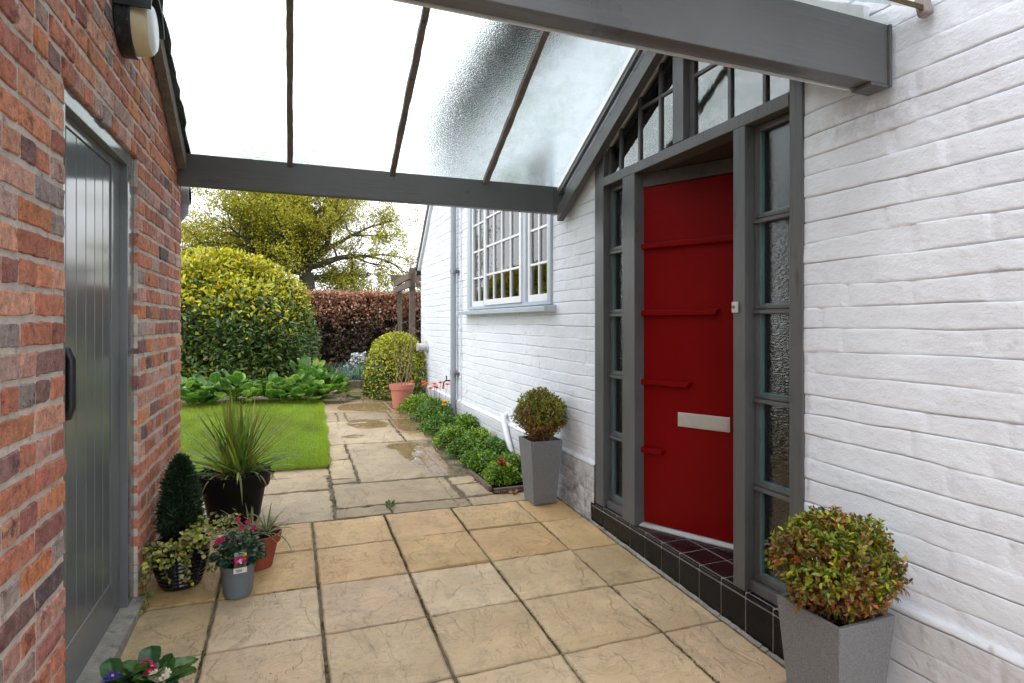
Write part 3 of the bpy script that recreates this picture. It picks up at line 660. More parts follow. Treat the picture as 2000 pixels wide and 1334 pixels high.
# wall body behind the painted face
b = MB(); A, B2 = XW + .016, XW + .24
b.box(A, B2, -1.0, FR0, -.3, 3.7); b.box(A, B2, FR1, WN0, -.3, 3.7); b.box(A, B2, WN0, WN1, -.3, WNZ0); b.box(A, B2, WN0, WN1, WNZ1, 3.7)
b.prism([(WN1, -.3), (8.685, -.3), (8.685, 2.17), (7.2, 3.7), (WN1, 3.7)], A, B2)
b.prism([(FR0, zroof(FR0) - .24), (AY, AZ - .24), (FR1, zroof(FR1) - .24), (FR1, 3.7), (FR0, 3.7)], A, B2)
b.box(B2, 6.2, 8.44, 8.685, -.3, 2.17); b.box(6.2, 6.4, -1.0, 8.685, -.3, 3.7); b.box(B2, 6.2, -1.0, -.8, -.3, 3.7)
H(b.build('wall_core', pm('plain_white_paint', (.76, .76, .77), .7, .06, 5, .4, 30), hs))
b = MB(); b.box(B2, 6.2, -.8, 8.44, .02, .10); b.box(B2, 6.2, -.8, 8.44, 3.0, 3.08); b.box(3.6, 3.7, -.8, 8.44, .1, 3.0); b.box(B2, 3.6, 3.55, 3.65, .1, 3.0); b.box(B2, 3.6, 1.3, 1.4, .1, 3.0)
H(b.build('interior', M['interior'], hs))
b = MB(); b.prism([(XW - .27, 3.74), (XW - .27, 3.82), (4.2, 6.0), (6.7, 3.9), (6.7, 3.74)], -1.2, 7.25, 'y')
b.prism([(8.82, 2.10), (7.2, 3.74), (7.2, 3.86), (8.9, 2.14)], XW - .05, 6.5, 'x'); H(b.build('roof', M['slate'], hs))
b = MB(); b.prism([(8.74, 2.11), (7.18, 3.66), (7.18, 3.735), (8.80, 2.11)], XW - .04, XW + .012, 'x'); H(b.build('bargeboard', M['white_frame'], hs))
b = MB(); b.box(XW - .26, XW - .005, -1.2, 7.2, 3.56, 3.735); H(b.build('soffit', pm('dark_soffit', (.03, .032, .036), .5, .1, 4, .1, 20), hs))
b = MB(); b.tube([(XW - .33, -1.2, 3.69), (XW - .33, 7.22, 3.69)], .07, 14); b.tube([(XW - .02, 8.83, 2.10), (6.5, 8.83, 2.10)], .055, 14); b.tube([(XW - .05, 8.83, 2.10), (XW - .02, 8.83, 2.10)], .062, 14); H(b.build('gutter', M['black'], hs, smooth=True))
# ---- plain outside details of the wall
dp = []
b = MB(); yp = 6.64; b.tube([(XW - .055, yp, .06), (XW - .055, yp, 3.62)], .034, 18); b.tube([(XW - .055, yp, .70), (XW - .055, yp, .76)], .041, 18); b.tube([(XW - .055, yp, 1.90), (XW - .055, yp, 1.96)], .041, 18)
dpo = H(b.build('downpipe', M['pipe'], hs, smooth=True))
for z in (.70, 1.90):
    b = MB(); b.box(XW - .06, XW - .002, yp - .10, yp - .036, z + .003, z + .032); b.build('pipe_bracket', M['grey'], dpo)
b = MB(); b.tube([(XW - .018, 6.46, .12), (XW - .018, 6.46, 3.0)], .009, 8); 
for z in np.arange(.4, 3, .28): b.box(XW - .034, XW - .004, 6.447, 6.473, z, z + .02)
H(b.build('cable_conduit', M['white_frame'], hs))
b = MB(); b.tube([(XW + .0, 4.98, .475), (XW - .035, 4.96, .465), (XW - .05, 4.93, .43), (XW - .055, 4.66, .10)], .026, 14); H(b.build('waste_pipe', M['white_frame'], hs, smooth=True))
b = MB(); yv = 8.25; b.tube([(XW, yv, .97), (XW - .02, yv, .97)], .085, 24); b.tube([(XW - .02, yv, .97), (XW - .14, yv, .97)], .05, 20); b.tube([(XW - .14, yv, .97), (XW - .155, yv, .97)], .062, 20)
vo = H(b.build('flue_vent', pm('white_flue_plastic', (.5, .5, .5), .35, .2, 20, 0), hs, smooth=True))
b = MB(); yt = 6.98; zt = .60; b.tube([(XW, yt, zt), (XW - .06, yt, zt), (XW - .085, yt, zt - .02), (XW - .09, yt, zt - .06)], .010, 10); b.tube([(XW - .05, yt, zt), (XW - .05, yt, zt + .05)], .008, 8); b.tube([(XW - .05, yt - .035, zt + .055), (XW - .05, yt + .035, zt + .055)], .006, 8)
tp = H(b.build('garden_tap', pm('dull_tap_metal', (.06, .055, .05), .4, .2, 20, 0, metal=.5), hs, smooth=True))
b = MB(); b.tube([(XW - .09, yt, zt - .055), (XW - .09, yt, zt - .10)], .015, 10); b.build('hose_connector', pm('orange_plastic', (.7, .16, .03), .4), tp, smooth=True)

# ---- garden window
wf = thing('window', '', ''); del wf['label']; del wf['category']; wf.parent = hs; wf.location = -hs.location
b = MB(); xo = XW - .022
b.box(xo, XW + .09, WN0 - .01, WN0 + .045, WNZ0, 2.75); b.box(xo, XW + .09, WN1 - .10, WN1 + .01, WNZ0, 2.75); b.box(xo, XW + .09, WN0 + .045, WN1 - .10, 2.69, 2.75); b.box(xo, XW + .09, WN0 + .045, WN1 - .10, WNZ0, WNZ0 + .03)
b.box(xo, XW + .09, 4.475, 4.545, WNZ0 + .03, 2.69); b.box(xo, XW + .09, 5.545, 5.605, WNZ0 + .03, 2.69)
b.build('window_frame', M['blue_frame'], wf, bevel=.003)
b = MB(); b.prism([(XW - .10, 1.405), (XW + .03, 1.40), (XW + .03, 1.458), (XW - .10, 1.443)], WN0 - .07, WN1 + .09, 'y'); b.build('sill', M['blue_frame'], wf, bevel=.003)
def casement(y0, y1, cols, x):
    b = MB(); t = .042; z0, z1 = WNZ0 + .032, 2.688
    b.box(x, x + .045, y0, y0 + t, z0, z1); b.box(x, x + .045, y1 - t, y1, z0, z1); b.box(x, x + .045, y0 + t, y1 - t, z0, z0 + .055); b.box(x, x + .045, y0 + t, y1 - t, z1 - t, z1)
    iy0, iy1 = y0 + t, y1 - t
    for k in range(1, cols): yy = iy0 + (iy1 - iy0) * k / cols; b.box(x + .006, x + .04, yy - .010, yy + .010, z0 + .055, z1 - t)
    for z in (1.795, 2.078, 2.365): b.box(x + .008, x + .038, iy0, iy1, z - .010, z + .010)
    o = b.build('casement', M['white_frame'], wf, bevel=.002)
    g = MB(); g.box(x + .020, x + .025, iy0 - .004, iy1 + .004, z0 + .05, z1 - t + .004); g.build('pane', M['glass'], o)
casement(4.04, 4.472, 2, XW - .004); casement(4.548, 5.542, 4, XW - .035); casement(5.608, 6.066, 2, XW - .004)
b = MB(); b.box(XW + .6, XW + .62, 4.0, 6.1, 1.2, 2.7)
# curtain edges inside
for (ya, yb_) in ((5.95, 6.1), (4.0, 4.12)):
    V = []; n = 14; b = MB()
    P = [(XW + .14 + .02 * math.sin(i * 2.2), ya + (yb_ - ya) * i / n) for i in range(n + 1)]
    poly = P + [(x + .006, y) for x, y in reversed(P)]
    b.prism(poly, 1.45, 2.72, 'z'); b.build('curtain', pm('pale_curtain', (.35, .37, .36), .9, .1, 4, 0), wf, smooth=True)

# ---- entrance
en = thing('entrance', '', ''); del en['label']; del en['category']; en.parent = hs; en.location = -hs.location
STZ = .148; XI = XW + .09
def zr_in(Y): return zroof(Y) - .22
b = MB()
b.box(XW - .012, XI, 3.205, 3.315, STZ + .004, zr_in(3.26) ); b.box(XW - .012, XI, 1.685, 1.748, STZ + .004, 2.34)
b.box(XW - .018, XI, 2.842, 2.972, STZ + .004, 2.176); b.box(XW - .018, XI + .02, 1.981, 2.052, STZ + .004, 2.176)
b.box(XW - .014, XI, 1.749, 3.204, 2.178, 2.236); b.box(XW - .016, XI, 2.405, 2.492, 2.237, 2.86)
b.box(XW + .01, XI, 2.973, 3.204, STZ + .004, STZ + .05); b.box(XW + .01, XI, 1.749, 1.980, STZ + .004, STZ + .05)
b.build('entrance_frame', M['grey'], en, bevel=.003)
def sidelight(y0, y1):
    x = XW + .035; b = MB(); zb, zt_ = STZ + .052, 2.174
    b.box(x, x + .04, y0, y0 + .022, zb, zt_); b.box(x, x + .04, y1 - .022, y1, zb, zt_); b.box(x, x + .04, y0 + .022, y1 - .022, zb, zb + .03); b.box(x, x + .04, y0 + .022, y1 - .022, zt_ - .03, zt_)
    for z in (.612, .993, 1.377, 1.768):
        b.box(x - .012, x + .04, y0 + .004, y1 - .004, z - .019, z - .002); b.box(x - .004, x + .04, y0 + .004, y1 - .004, z + .002, z + .017); b.box(x + .002, x + .038, y0 + .01, y1 - .01, z - .0025, z + .0025)
    o = b.build('sidelight', M['grey'], en, bevel=.002)
    t = MB(); zz = [zb + .03, .612, .993, 1.377, 1.768, zt_ - .03]
    for k in range(5):
        a0 = zz[k] + (.017 if k else 0); a1 = zz[k + 1] - (.019 if k < 4 else 0)
        t.box(x + .006, x + .03, y1 - .034, y1 - .0225, a0, a1); t.box(x + .006, x + .03, y0 + .0225, y1 - .0345, a0 + .0005, a0 + .008)
    t.build('glazing_bead', M['bead'], o)
    g = MB(); g.box(x + .022, x + .027, y0 + .02, y1 - .02, zb + .02, zt_ - .02); g.build('pane', M['glass_side'], o)
sidelight(1.750, 1.979); sidelight(2.974, 3.203)
# gable light over the transom
b = MB(); x = XW + .02
b.box(x, x + .035, 2.493, 2.515, 2.24, 2.82); b.box(x, x + .035, 2.370, 2.404, 2.24, 2.76); b.box(x, x + .035, 3.180, 3.204, 2.24, 2.43)
for y in (2.655, 2.855, 3.06): b.box(x, x + .03, y - .010, y + .010, 2.24, zr_in(y))
for y in (2.12, 1.91): b.box(x, x + .03, y - .010, y + .010, 2.24, zr_in(y))
b.box(x + .003, x + .028, 2.516, 2.87, 2.542, 2.560); b.box(x + .003, x + .028, 2.12, 2.370, 2.542, 2.560)
b.box(x - .006, x + .03, 1.75, 3.2, 2.2365, 2.248)
gb = b.build('gable_light', M['grey'], en, bevel=.002)
g = MB(); g.prism([(1.75, 2.245), (3.2, 2.245), (3.2, zr_in(3.2)), (AY, zr_in(AY)), (1.75, zr_in(1.75))], x + .012, x + .016); g.build('pane', M['glass_gable'], gb)
# blind wall/backing seen behind gable glass
b = MB(); b.box(XI + .5, XI + .52, 1.4, 3.5, 2.2, 3.0); b.build('ceiling_void', pm('brown_boarding', (.10, .085, .07), .7, .2, 5, .1, 20), gb)
# porch lining: soffit and return beside the door
b = MB(); b.box(XI, 2.42, 2.06, 3.3, 2.182, 2.22); b.box(XI + .021, 2.42, 2.055, 2.085, STZ + .004, 2.181); b.box(XI, 2.42, 2.974, 3.0, STZ + .004, 2.181)
b.build('porch_lining', pm('dark_brown_lining', (.05, .035, .025), .6, .2, 8, .1, 30), en)
# the red door, hinged at the far post and set back at an angle
ang = R(-28)
dd = thing('front_door', '', '', (0, 0, 0)); del dd['label']; del dd['category']; dd.parent = en
dd.matrix_parent_inverse = Matrix.Identity(4)
dd.location = (1.90, 2.852, 0); dd.rotation_euler = (0, 0, R(-90 + 28.0))   # local +x runs along the door away from the hinge
# local: x along door, y into the house (positive = inside is +y rotated); face at y=0, thickness towards +y
DZ0, DZ1, DWid = .172, 2.10, .86
def dbox(b, x0, x1, y0, y1, z0, z1): b.box(x0, x1, y0, y1, z0, z1)
b = MB(); dbox(b, .004, DWid, .0, .045, DZ0 + .004, DZ1 - .004); b.build('door_leaf', M['red'], dd, bevel=.002)
for z, L in ((1.755, DWid - .004), (1.373, .452), (.978, .300), (.590, .144)):
    b = MB(); h = .019
    b.add([(.006, -.001, z - h), (L - .010, -.001, z - h), (L + .008, -.001, z + h), (.006, -.001, z + h), (.006, -.024, z - h + .008), (L - .020, -.024, z - h + .008), (L - .004, -.024, z + h - .004), (.006, -.024, z + h - .004)],
          [(0, 1, 2, 3), (4, 7, 6, 5), (0, 4, 5, 1), (1, 5, 6, 2), (2, 6, 7, 3), (3, 7, 4, 0)])
    b.build('slat', M['red'], dd, bevel=.001)
b = MB(); dbox(b, .222, .510, -.008, -.0005, .748, .826); lp = b.build('letter_plate', M['alu_matte'], dd, bevel=.003)
b = MB(); dbox(b, .232, .500, -.011, -.0085, .759, .816); b.build('flap', M['alu_matte'], lp, bevel=.001)
b = MB(); dbox(b, -.01, DWid, -.004, .05, DZ1, 2.176); b.build('head_bar', M['grey'], dd, bevel=.002)
b = MB(); b.prism([(-.028, STZ + .003), (.05, STZ + .003), (.05, DZ0 - .002), (-.004, DZ0 - .002), (-.028, STZ + .012)], -.01, DWid, 'x'); b.build('sill_bar', M['alu'], dd, bevel=.001)
# door bell
b = MB(); b.box(XW - .032, XW - .0185, 2.018, 2.046, 1.364, 1.412); be = b.build('door_bell', pm('white_bell_plastic', (.55, .55, .5), .4), en, bevel=.002)
b = MB(); b.tube([(XW - .0325, 2.032, 1.388), (XW - .036, 2.032, 1.388)], .008, 14); b.build('bell_push', pm('grey_bell_push', (.16, .16, .15), .4), be, smooth=True)
# tiled step
st = H(MB().box(XW - .0160, XI, 1.60, 3.345, -.15, STZ + .0002).build('step', M['grout'], hs))
stb = MB(); stb.prism([(XI, FR0), (XI, 3.0), (2.40, 3.0), (2.40, 2.0), (2.3, FR0)], -.1, STZ, 'z'); stb.build('step_slab', M['grout'], st)
b = MB(); w = .1523; y = 3.347
while y > 1.60:
    y0 = max(y - w, 1.6); b.box(XW - .0205, XW - .0165, y0 + .0035, y - .0035, gz(XW, y) - .03, STZ - .0235); y -= w
b.build('riser_tiles', M['tile'], st, bevel=.002)
b = MB(); y = 3.347
while y > 1.60:
    y0 = max(y - w, 1.6); b.box(XW - .0215, XW - .0045, y0 + .0028, y - .0028, STZ - .018, STZ + .0026); y -= w
b.build('bullnose_edge', M['tile'], st, bevel=.006)
b = MB(); y = 3.347
while y > 1.69:
    y0 = max(y - w, 1.69)
    for k in range(4):
        xa = XW - .001 + k * .1523
        if xa < 2.35 and not (k > 0 and (y > 2.99)): b.box(xa, xa + .1455, y0 + .0034, y - .0034, STZ - .006, STZ + .0022)
    y -= w
b.build('tread_tiles', M['tile_top'], st, bevel=.0015)
b = MB(); b.box(1.822, XW - .0215, 1.2, 3.36, -.12, 0)
V = []; 
b = MB(); n = 60
for i in range(n):
    ya, yb_ = 1.2 + 2.15 * i / n, 1.2 + 2.15 * (i + 1) / n
    za, zb = gz(XW, ya) + .006 + .006 * rnd.random(), gz(XW, yb_) + .006 + .006 * rnd.random()
    b.add([(1.826, ya, za - .012), (1.826, yb_, zb - .012), (XW - .021, yb_, zb), (XW - .021, ya, za)], [(0, 3, 2, 1)])
b.build('mortar_fillet', M['concrete'], st)

# ================================================================== GLASS CANOPY
cn = thing('glass_canopy', 'pitched obscured glass canopy on grey beams spanning the passage', 'canopy', (0, 2.67, 2.36))
def C(o):
    # the canopy is not quite square: its far side sits nearer on the house wall
    co = np.empty(len(o.data.vertices) * 3, np.float32); o.data.vertices.foreach_get('co', co); co = co.reshape(-1, 3)
    k = (co[:, 0] - XL) / 2.5 * np.clip((co[:, 1] - 1.40) / 1.27, 0, 1); co[:, 1] -= .19 * k; co[:, 2] -= .045 * k
    o.data.vertices.foreach_set('co', co.ravel()); o.data.update(); o.location = -cn.location; return o
b = MB(); b.box(XL + .004, XW - .012, 4.0, 4.06, 2.158, 2.352); C(b.build('beam', M['grey_beam'], cn, bevel=.003))
b = MB(); b.box(XL + .004, XW - .03, 1.330, 1.395, 2.10, 2.298); b2 = C(b.build('beam', M['grey_beam'], cn, bevel=.003))
b = MB(); b.box(.2, 1.74, 1.396, 1.402, 2.094, 2.104); C(b.build('flashing_strip', M['alu'], cn))
b = MB(); b.box(XW - .0295, XW - .018, 1.322, 1.41, 2.092, 2.297); b.box(XW - .11, XW - .03, 1.326, 1.40, 2.088, 2.098); C(b.build('joist_hanger', M['grey'], cn, bevel=.002))
b = MB(); b.box(XW - .0115, XW - .004, 3.965, 4.075, 2.13, 2.36); b.box(XW - .075, XW - .013, 3.985, 3.999, 2.165, 2.345); C(b.build('joist_hanger', M['grey'], cn, bevel=.002))
def zgl(Y): return 2.362 + .565 * (4.0 - Y) if Y >= 2.67 else 2.362 + .565 * (Y - 1.34)
RZ = zgl(2.67)
def slope_bar(name, x0, x1, dtop, dbot, mat, y_far=4.03, y_near=1.36, rough=0, sides=(1, 0)):
    obs = []
    for far in (True, False):
        ye = y_far if far else y_near
        n = 28; prof_t = [(ye + (2.67 - ye) * i / n) for i in range(n + 1)]
        b = MB(); j = lambda: rnd.uniform(-rough, rough)
        ve = (zgl(ye) if True else 0)
        for i in range(n):
            ya, yb_ = prof_t[i], prof_t[i + 1]; za = 2.362 + .565 * ((4.0 - ya) if far else (ya - 1.34)); zb = 2.362 + .565 * ((4.0 - yb_) if far else (yb_ - 1.34))
            if i == 0: w0 = (x0, x1)
            w1 = (x0 + j(), x1 + j())
            V = [(w0[0], ya, za - dbot), (w0[1], ya, za - dbot), (w0[1], ya, za - dtop), (w0[0], ya, za - dtop), (w1[0], yb_, zb - dbot), (w1[1], yb_, zb - dbot), (w1[1], yb_, zb - dtop), (w1[0], yb_, zb - dtop)]
            F = [(0, 1, 5, 4), (1, 2, 6, 5), (2, 3, 7, 6), (3, 0, 4, 7)]
            if i == 0: F.append((0, 3, 2, 1))
            if i == n - 1: F.append((4, 5, 6, 7))
            b.add(V, F); w0 = w1
        o = C(b.build(name, mat, cn)); obs.append(o)
    return obs
for xb in (0.0, .64, 1.28): slope_bar('glazing_bar', xb - .017, xb + .017, .004, .044, M['brown_wood'], 3.995, 1.40, rough=.0025)
slope_bar('wall_rafter', XW - .070, XW - .022, .200, .300, M['grey_h'], 3.945, 1.42)
slope_bar('glazing_packer', XW - .045, XW - .022, .052, .085, M['grey_h'], 3.98, 1.41)
slope_bar('glazing_bar', XW - .05, XW - .022, .004, .050, M['alu'], 4.0, 1.40)
slope_bar('wall_rafter', XL + .006, XL + .052, .020, .115, M['brown_wood'], 3.995, 1.40, rough=.001)
slope_bar('lead_flashing', XL + .008, XL + .075, -.012, -.006, M['lead'], 4.05, 1.30, rough=.008)
b = MB(); b.box(XL + .004, XW - .03, 2.645, 2.695, RZ - .13, RZ - .03); C(b.build('ridge_beam', M['grey_beam'], cn))
xe = [XL + .01, 0.0, .64, 1.28, XW - .035]
for i in range(4):
    for far in (True, False):
        ye = 4.07 if far else 1.215; ze = 2.362 + .565 * ((4.0 - ye) if far else (ye - 1.34))
        b = MB(); yr = 2.675 if far else 2.665; zr = RZ - .003
        b.prism([(ye, ze), (yr, zr), (yr, zr + .006), (ye, ze + .006)], xe[i] + .002, xe[i + 1] - .002); C(b.build('glass_pane', M['roofglass'], cn))
b = MB(); b.prism([(1.205, 2.362 + .565 * (1.205 - 1.34) - .006), (1.214, 2.362 + .565 * (1.214 - 1.34) - .006), (1.214, 2.362 + .565 * (1.214 - 1.34) + .01), (1.205, 2.362 + .565 * (1.205 - 1.34) + .01)], XL + .02, XW - .04)
C(b.build('mossy_eave_strip', pm('moss_and_dirt', (.10, .075, .02), .9, .5, 30, .8, 60, dirt=(.03, .03, .012), ds=30, dthr=.5), cn))
b = MB(); b.prism([(1.19, 2.27), (1.225, 2.262), (1.24, 2.325), (1.205, 2.335)], XW - .045, XW - .012, 'x'); C(b.build('end_clip', pm('pale_clip', (.28, .25, .24), .7, .2, 30, .2, 60), cn, bevel=.008))
b = MB(); b.prism([(2.6, RZ + .004), (2.67, RZ + .05), (2.74, RZ + .004)], XL + .01, XW - .03, 'x'); C(b.build('ridge_cap', M['lead'], cn))

# ================================================================== WALL LANTERN
wl = thing('wall_lantern', 'black hooded bulkhead light with cream round diffuser above the boarded door', 'wall light', (XL, 2.765, 2.53))
b = MB(); b.tube([(0.0, 0, 0), (.055, 0, 0)], .125, 36); b.build('backplate', M['dirtyblack'], wl, smooth=True, bevel=.004)
b = MB(); b.tube([(.055, 0, 0), (.098, 0, 0), (.108, 0, 0)], [.112, .105, .098], 40); b.build('diffuser_rim', M['cream'], wl, smooth=True)
b = MB(); b.tube([(.1085, 0, 0), (.118, 0, 0), (.124, 0, 0)], [.096, .085, .05], 40); b.build('diffuser', M['opal'], wl, smooth=True)
V = []; F = []; n = 22
for i in range(n + 1):
    t = R(10) + R(160) * i / n
    for rr, x in ((.13, .0), (.13, .13), (.136, .13), (.136, .0)): V.append((x, math.cos(t) * rr, math.sin(t) * rr))
for i in range(n):
    for k in range(4): F.append((i * 4 + k, i * 4 + (k + 1) % 4, (i + 1) * 4 + (k + 1) % 4, (i + 1) * 4 + k))
F += [(0, 1, 2, 3), (n * 4 + 3, n * 4 + 2, n * 4 + 1, n * 4)]
MB().add(V, F).build('hood', M['dirtyblack'], wl)

# ================================================================== PLANTERS WITH BOX BALLS
def ball_shrub(parent, c, r, n, seed, green, L=.016):
    """clipped ball of small paired leaves on twigs, gaps and stray shoots"""
    r_ = np.random.default_rng(seed); c = np.array(c)
    d = r_.normal(size=(n, 3)); d /= np.linalg.norm(d, axis=1, keepdims=True)
    bump = 1 + .26 * (fbm(d[:, 0] * 2.3 + 5, d[:, 2] * 2.3 + d[:, 1] * 1.7, seed, 3) - .5) * 2
    rad = r * bump * (1 - .45 * r_.random(n) ** 2.2)
    stray = r_.random(n) < .05; rad[stray] *= 1.08
    tp_ = np.where(d[:, 2] < 0, 1 - .38 * np.abs(d[:, 2]) ** 1.3, 1.0)
    P = c + d * rad[:, None] * np.stack([tp_, tp_, np.full(n, .95)], 1)
    tw = MB()
    k = min(160, n // 10)
    for i in range(k):
        a = c + np.array([r_.uniform(-.02, .02), r_.uniform(-.02, .02), -r * .92]); e = P[i]
        m = (a + e) / 2 + r_.normal(size=3) * .02 + np.array([0, 0, -.02]); tw.tube([a, m, e], [.0035, .0022, .001], 4, cap=False)
    tw.build('twigs', M['twig'], parent)
    # sprigs: 5 leaves each
    S = 5; Pn = np.repeat(P, S, 0); ax = np.repeat(d * .7 + r_.normal(size=(n, 3)) * .45 + np.array([0, 0, .35]), S, 0); ax /= np.linalg.norm(ax, axis=1, keepdims=True)
    q = np.tile(np.arange(S), n); Pn = Pn + ax * (q * L * .35)[:, None]
    side = r_.normal(size=(n * S, 3)); side -= (side * ax).sum(1, keepdims=True) * ax; side /= np.linalg.norm(side, axis=1, keepdims=True)
    D = ax * .7 + side * .8; N = ax * .8 - side * .5
    low = np.repeat((d[:, 2] < -.25) | (rad < r * .8), S)
    patch = np.repeat(fbm(d[:, 0] * 2.5 + 3, d[:, 2] * 2.5 + d[:, 1] * 2, seed + 5, 2), S)
    G = pick([(.13, .19, .012), (.26, .31, .015), (.06, .11, .012), (.38, .36, .02)], [4, 4, 2, 2], n * S)
    B = pick([(.26, .12, .02), (.18, .09, .025), (.36, .19, .05), (.38, .07, .03), (.13, .07, .035)], [4, 3, 3, 1.2, 2], n * S)
    pb = np.where(low, .85, np.clip((patch - green) * 5, .08, .9)); br = r_.random(n * S) < np.repeat((r_.random(n)), S) * .25 + pb * .75
    Cc = np.where(br[:, None], B, G)
    leaf_obj('foliage', Pn, D, N, L * r_.uniform(.7, 1.3, n * S), L * .5 * r_.uniform(.8, 1.2, n * S), Cc, M['leaf'], parent, .2, .1)
def planter(x, y, label, ball_label, r, zc, seed, green, n, LL=.016):
    z = gz(x, y); p = thing('planter', label, 'planter', (x, y, z), 'tall tapered grey planters by the front door')
    h, a, b0, t = .45, .121, .087, .016
    V = []; 
    for s, zz in ((b0, .004), (a, h), (a - t, h), (a - t - .012, h - .06)): V += [(-s, -s, zz), (s, -s, zz), (s, s, zz), (-s, s, zz)]
    F = [(3, 2, 1, 0)]
    for l in range(3):
        for k in range(4): F.append((l * 4 + k, l * 4 + (k + 1) % 4, l * 4 + 4 + (k + 1) % 4, l * 4 + 4 + k))
    MB().add(V, F).build('tapered_body', M['planter'], p, bevel=.003)
    MB().box(-a + .027, a - .027, -a + .027, a - .027, h - .08, h - .045).build('compost', M['soil'], p)
    q = thing('box_ball', ball_label, 'shrub', (x, y, z + h - .045), 'clipped box balls in the tall planters')
    ball_shrub(q, (0, 0, zc - (z + h - .045)), r, n, seed, green, LL)
    st_ = MB(); st_.tube([(0, 0, -.01), (.005, .004, .05), (-.004, .002, .1)], [.012, .01, .007], 8); st_.build('stem', M['twig'], q)
planter(1.657, 1.386, 'grey speckled tapered planter at the near right against the white wall', 'large browning box ball in the planter at the near right', .166, .525, 5, .55, 2300, .020)
planter(1.67, 3.787, 'grey tapered planter standing where the flower border ends, beyond the door', 'smaller box ball in the planter beyond the front door', .165, .66, 9, .58, 2100, .018)

# ================================================================== POTS ON THE LEFT
def pot(name, label, cat, x, y, prof_, mat, soil_r, soil_z, seg=48, group=None, bevel=0):
    p = thing(name, label, cat, (x, y, gz(x, y) + .003), group)
    MB().lathe(prof_, seg=seg).build('pot_body', mat, p, smooth=True)
    b = MB(); b.lathe([(soil_r, soil_z - .02), (soil_r, soil_z), (soil_r * .5, soil_z + .006), (.004, soil_z + .008)], seg=28); b.build('compost', M['soil'], p, smooth=True)
    return p
# big black pot
pot('flower_pot', 'large matt black pot with rolled rim holding the spiky plant', 'pot', -.325, 4.01, [(.145, 0), (.180, .200), (.181, .206), (.203, .209), (.205, .214), (.215, .298), (.211, .303), (.204, .302), (.194, .26), (.185, .2)], M['blackpot'], .192, .262, 56)
def strap_leaf(b, base, az, el, L, w, droop, cols, n=9, tip=.15, twist=0, fold=.3):
    """narrow arching leaf built as a folded ribbon"""
    base = Vector(base); p = base.copy(); d = Vector((math.cos(az) * math.cos(el), math.sin(az) * math.cos(el), math.sin(el)))
    S0 = Vector((-math.sin(az), math.cos(az), 0)); V = []; F = []; st = L / n; Cc = []
    for i in range(n + 1):
        t = i / n; ww = w * (1 - tip) * min(1, t * 6 + .45) * (1 - t ** 2.2) + w * .02
        S = S0; Nn = S.cross(d).normalized()
        V += [p - S * ww * .5 + Nn * ww * fold, p, p + S * ww * .5 + Nn * ww * fold]
        Cc += [cols[1] , cols[0], cols[1]] if t < .93 else [cols[2]] * 3
        p = p + d * st; d = (d + Vector((0, 0, -droop * (t + .25) * st * 6))).normalized()
    for i in range(n):
        a = i * 3; F += [(a, a + 1, a + 4, a + 3), (a + 1, a + 2, a + 5, a + 4)]
    n0 = len(b.v); b.v += [tuple(v) for v in V]; b.f += [tuple(i + n0 for i in f) for f in F]; b.c += Cc
# spiky cordyline
sp = thing('cordyline', 'spiky green cordyline with arching sword leaves in the large black pot', 'plant', (-.325, 4.01, gz(-.325, 4.01) + .27))
b = MB(); r_ = random.Random(3)
for i in range(170):
    u = r_.random(); az = r_.uniform(0, 6.283); el = R(88 - 74 * u ** 1.1); L = r_.uniform(.36, .60) * (1 - .10 * u); g = r_.choice([(.12, .22, .03), (.20, .30, .03), (.07, .14, .025), (.32, .40, .06), (.17, .17, .03)])
    k = r_.uniform(.8, 1.25); c0 = tuple(v * k for v in g)
    strap_leaf(b, (r_.gauss(.02, .03), r_.gauss(0, .03), r_.uniform(0, .03)), az, el, L, r_.uniform(.015, .025), r_.uniform(.05, .45) * (.4 + u), (c0, tuple(v * 1.25 for v in c0), (.22, .13, .05)))
for az, L in ((-2.6, .25), (-2.2, .27), (-1.75, .20), (-1.35, .34), (-.75, .28), (-.3, .26)):
    strap_leaf(b, (math.cos(az) * .06, math.sin(az) * .06, .02), az, R(28), L, .018, 2.6, ((.13, .15, .04), (.42, .40, .16), (.25, .15, .07)), n=12)
b.build('leaves', M['leaf'], sp, col=True)
n = 420; r2 = np.random.default_rng(5); an = r2.uniform(0, 6.28, n); rr = r2.uniform(.06, .19, n); P = np.stack([np.cos(an) * rr, np.sin(an) * rr, r2.uniform(-.005, .05, n)], 1)
leaf_obj('undergrowth', P, r2.normal(size=(n, 3)) + [0, 0, .6], r2.normal(size=(n, 3)) + [0, 0, 1], r2.uniform(.015, .035, n), r2.uniform(.01, .02, n), pick([(.05, .09, .02), (.10, .14, .04), (.16, .2, .1), (.2, .06, .04)], [4, 3, 1, 1], n), M['leaf'], sp)

# glossy black ribbed pot with conifer and ivy
rib = [(.085, 0)]
for k in range(9): z = .012 + k * .019; r0 = .088 + .034 * math.sin(min(1, (k + .6) / 8) * 1.6); rib += [(r0, z), (r0 + .004, z + .009), (r0, z + .018)]
rib += [(.118, .185), (.130, .190), (.131, .202), (.122, .204), (.112, .19), (.108, .15)]
pot('flower_pot', 'glossy black ribbed pot against the brick wall with trailing ivy', 'pot', -.492, 3.19, rib, M['blackgloss'], .107, .175, 56)
cf = thing('dwarf_conifer', 'dark green cone shaped dwarf conifer beside the brick wall corner', 'conifer', (-.515, 3.33, gz(-.5, 3.33) + .10))
n = 7500; r2 = np.random.default_rng(21); t = r2.random(n) ** .9; h = .41; an = r2.uniform(0, 6.283, n)
rad = .090 * np.clip(t * 3.2 + .55, 0, 1) * (1 - t ** 2.4) ** .75 * (1 + .25 * (fbm(an * 2, t * 9, 3) - .5) * 2) * (.35 + .65 * r2.random(n) ** .5)
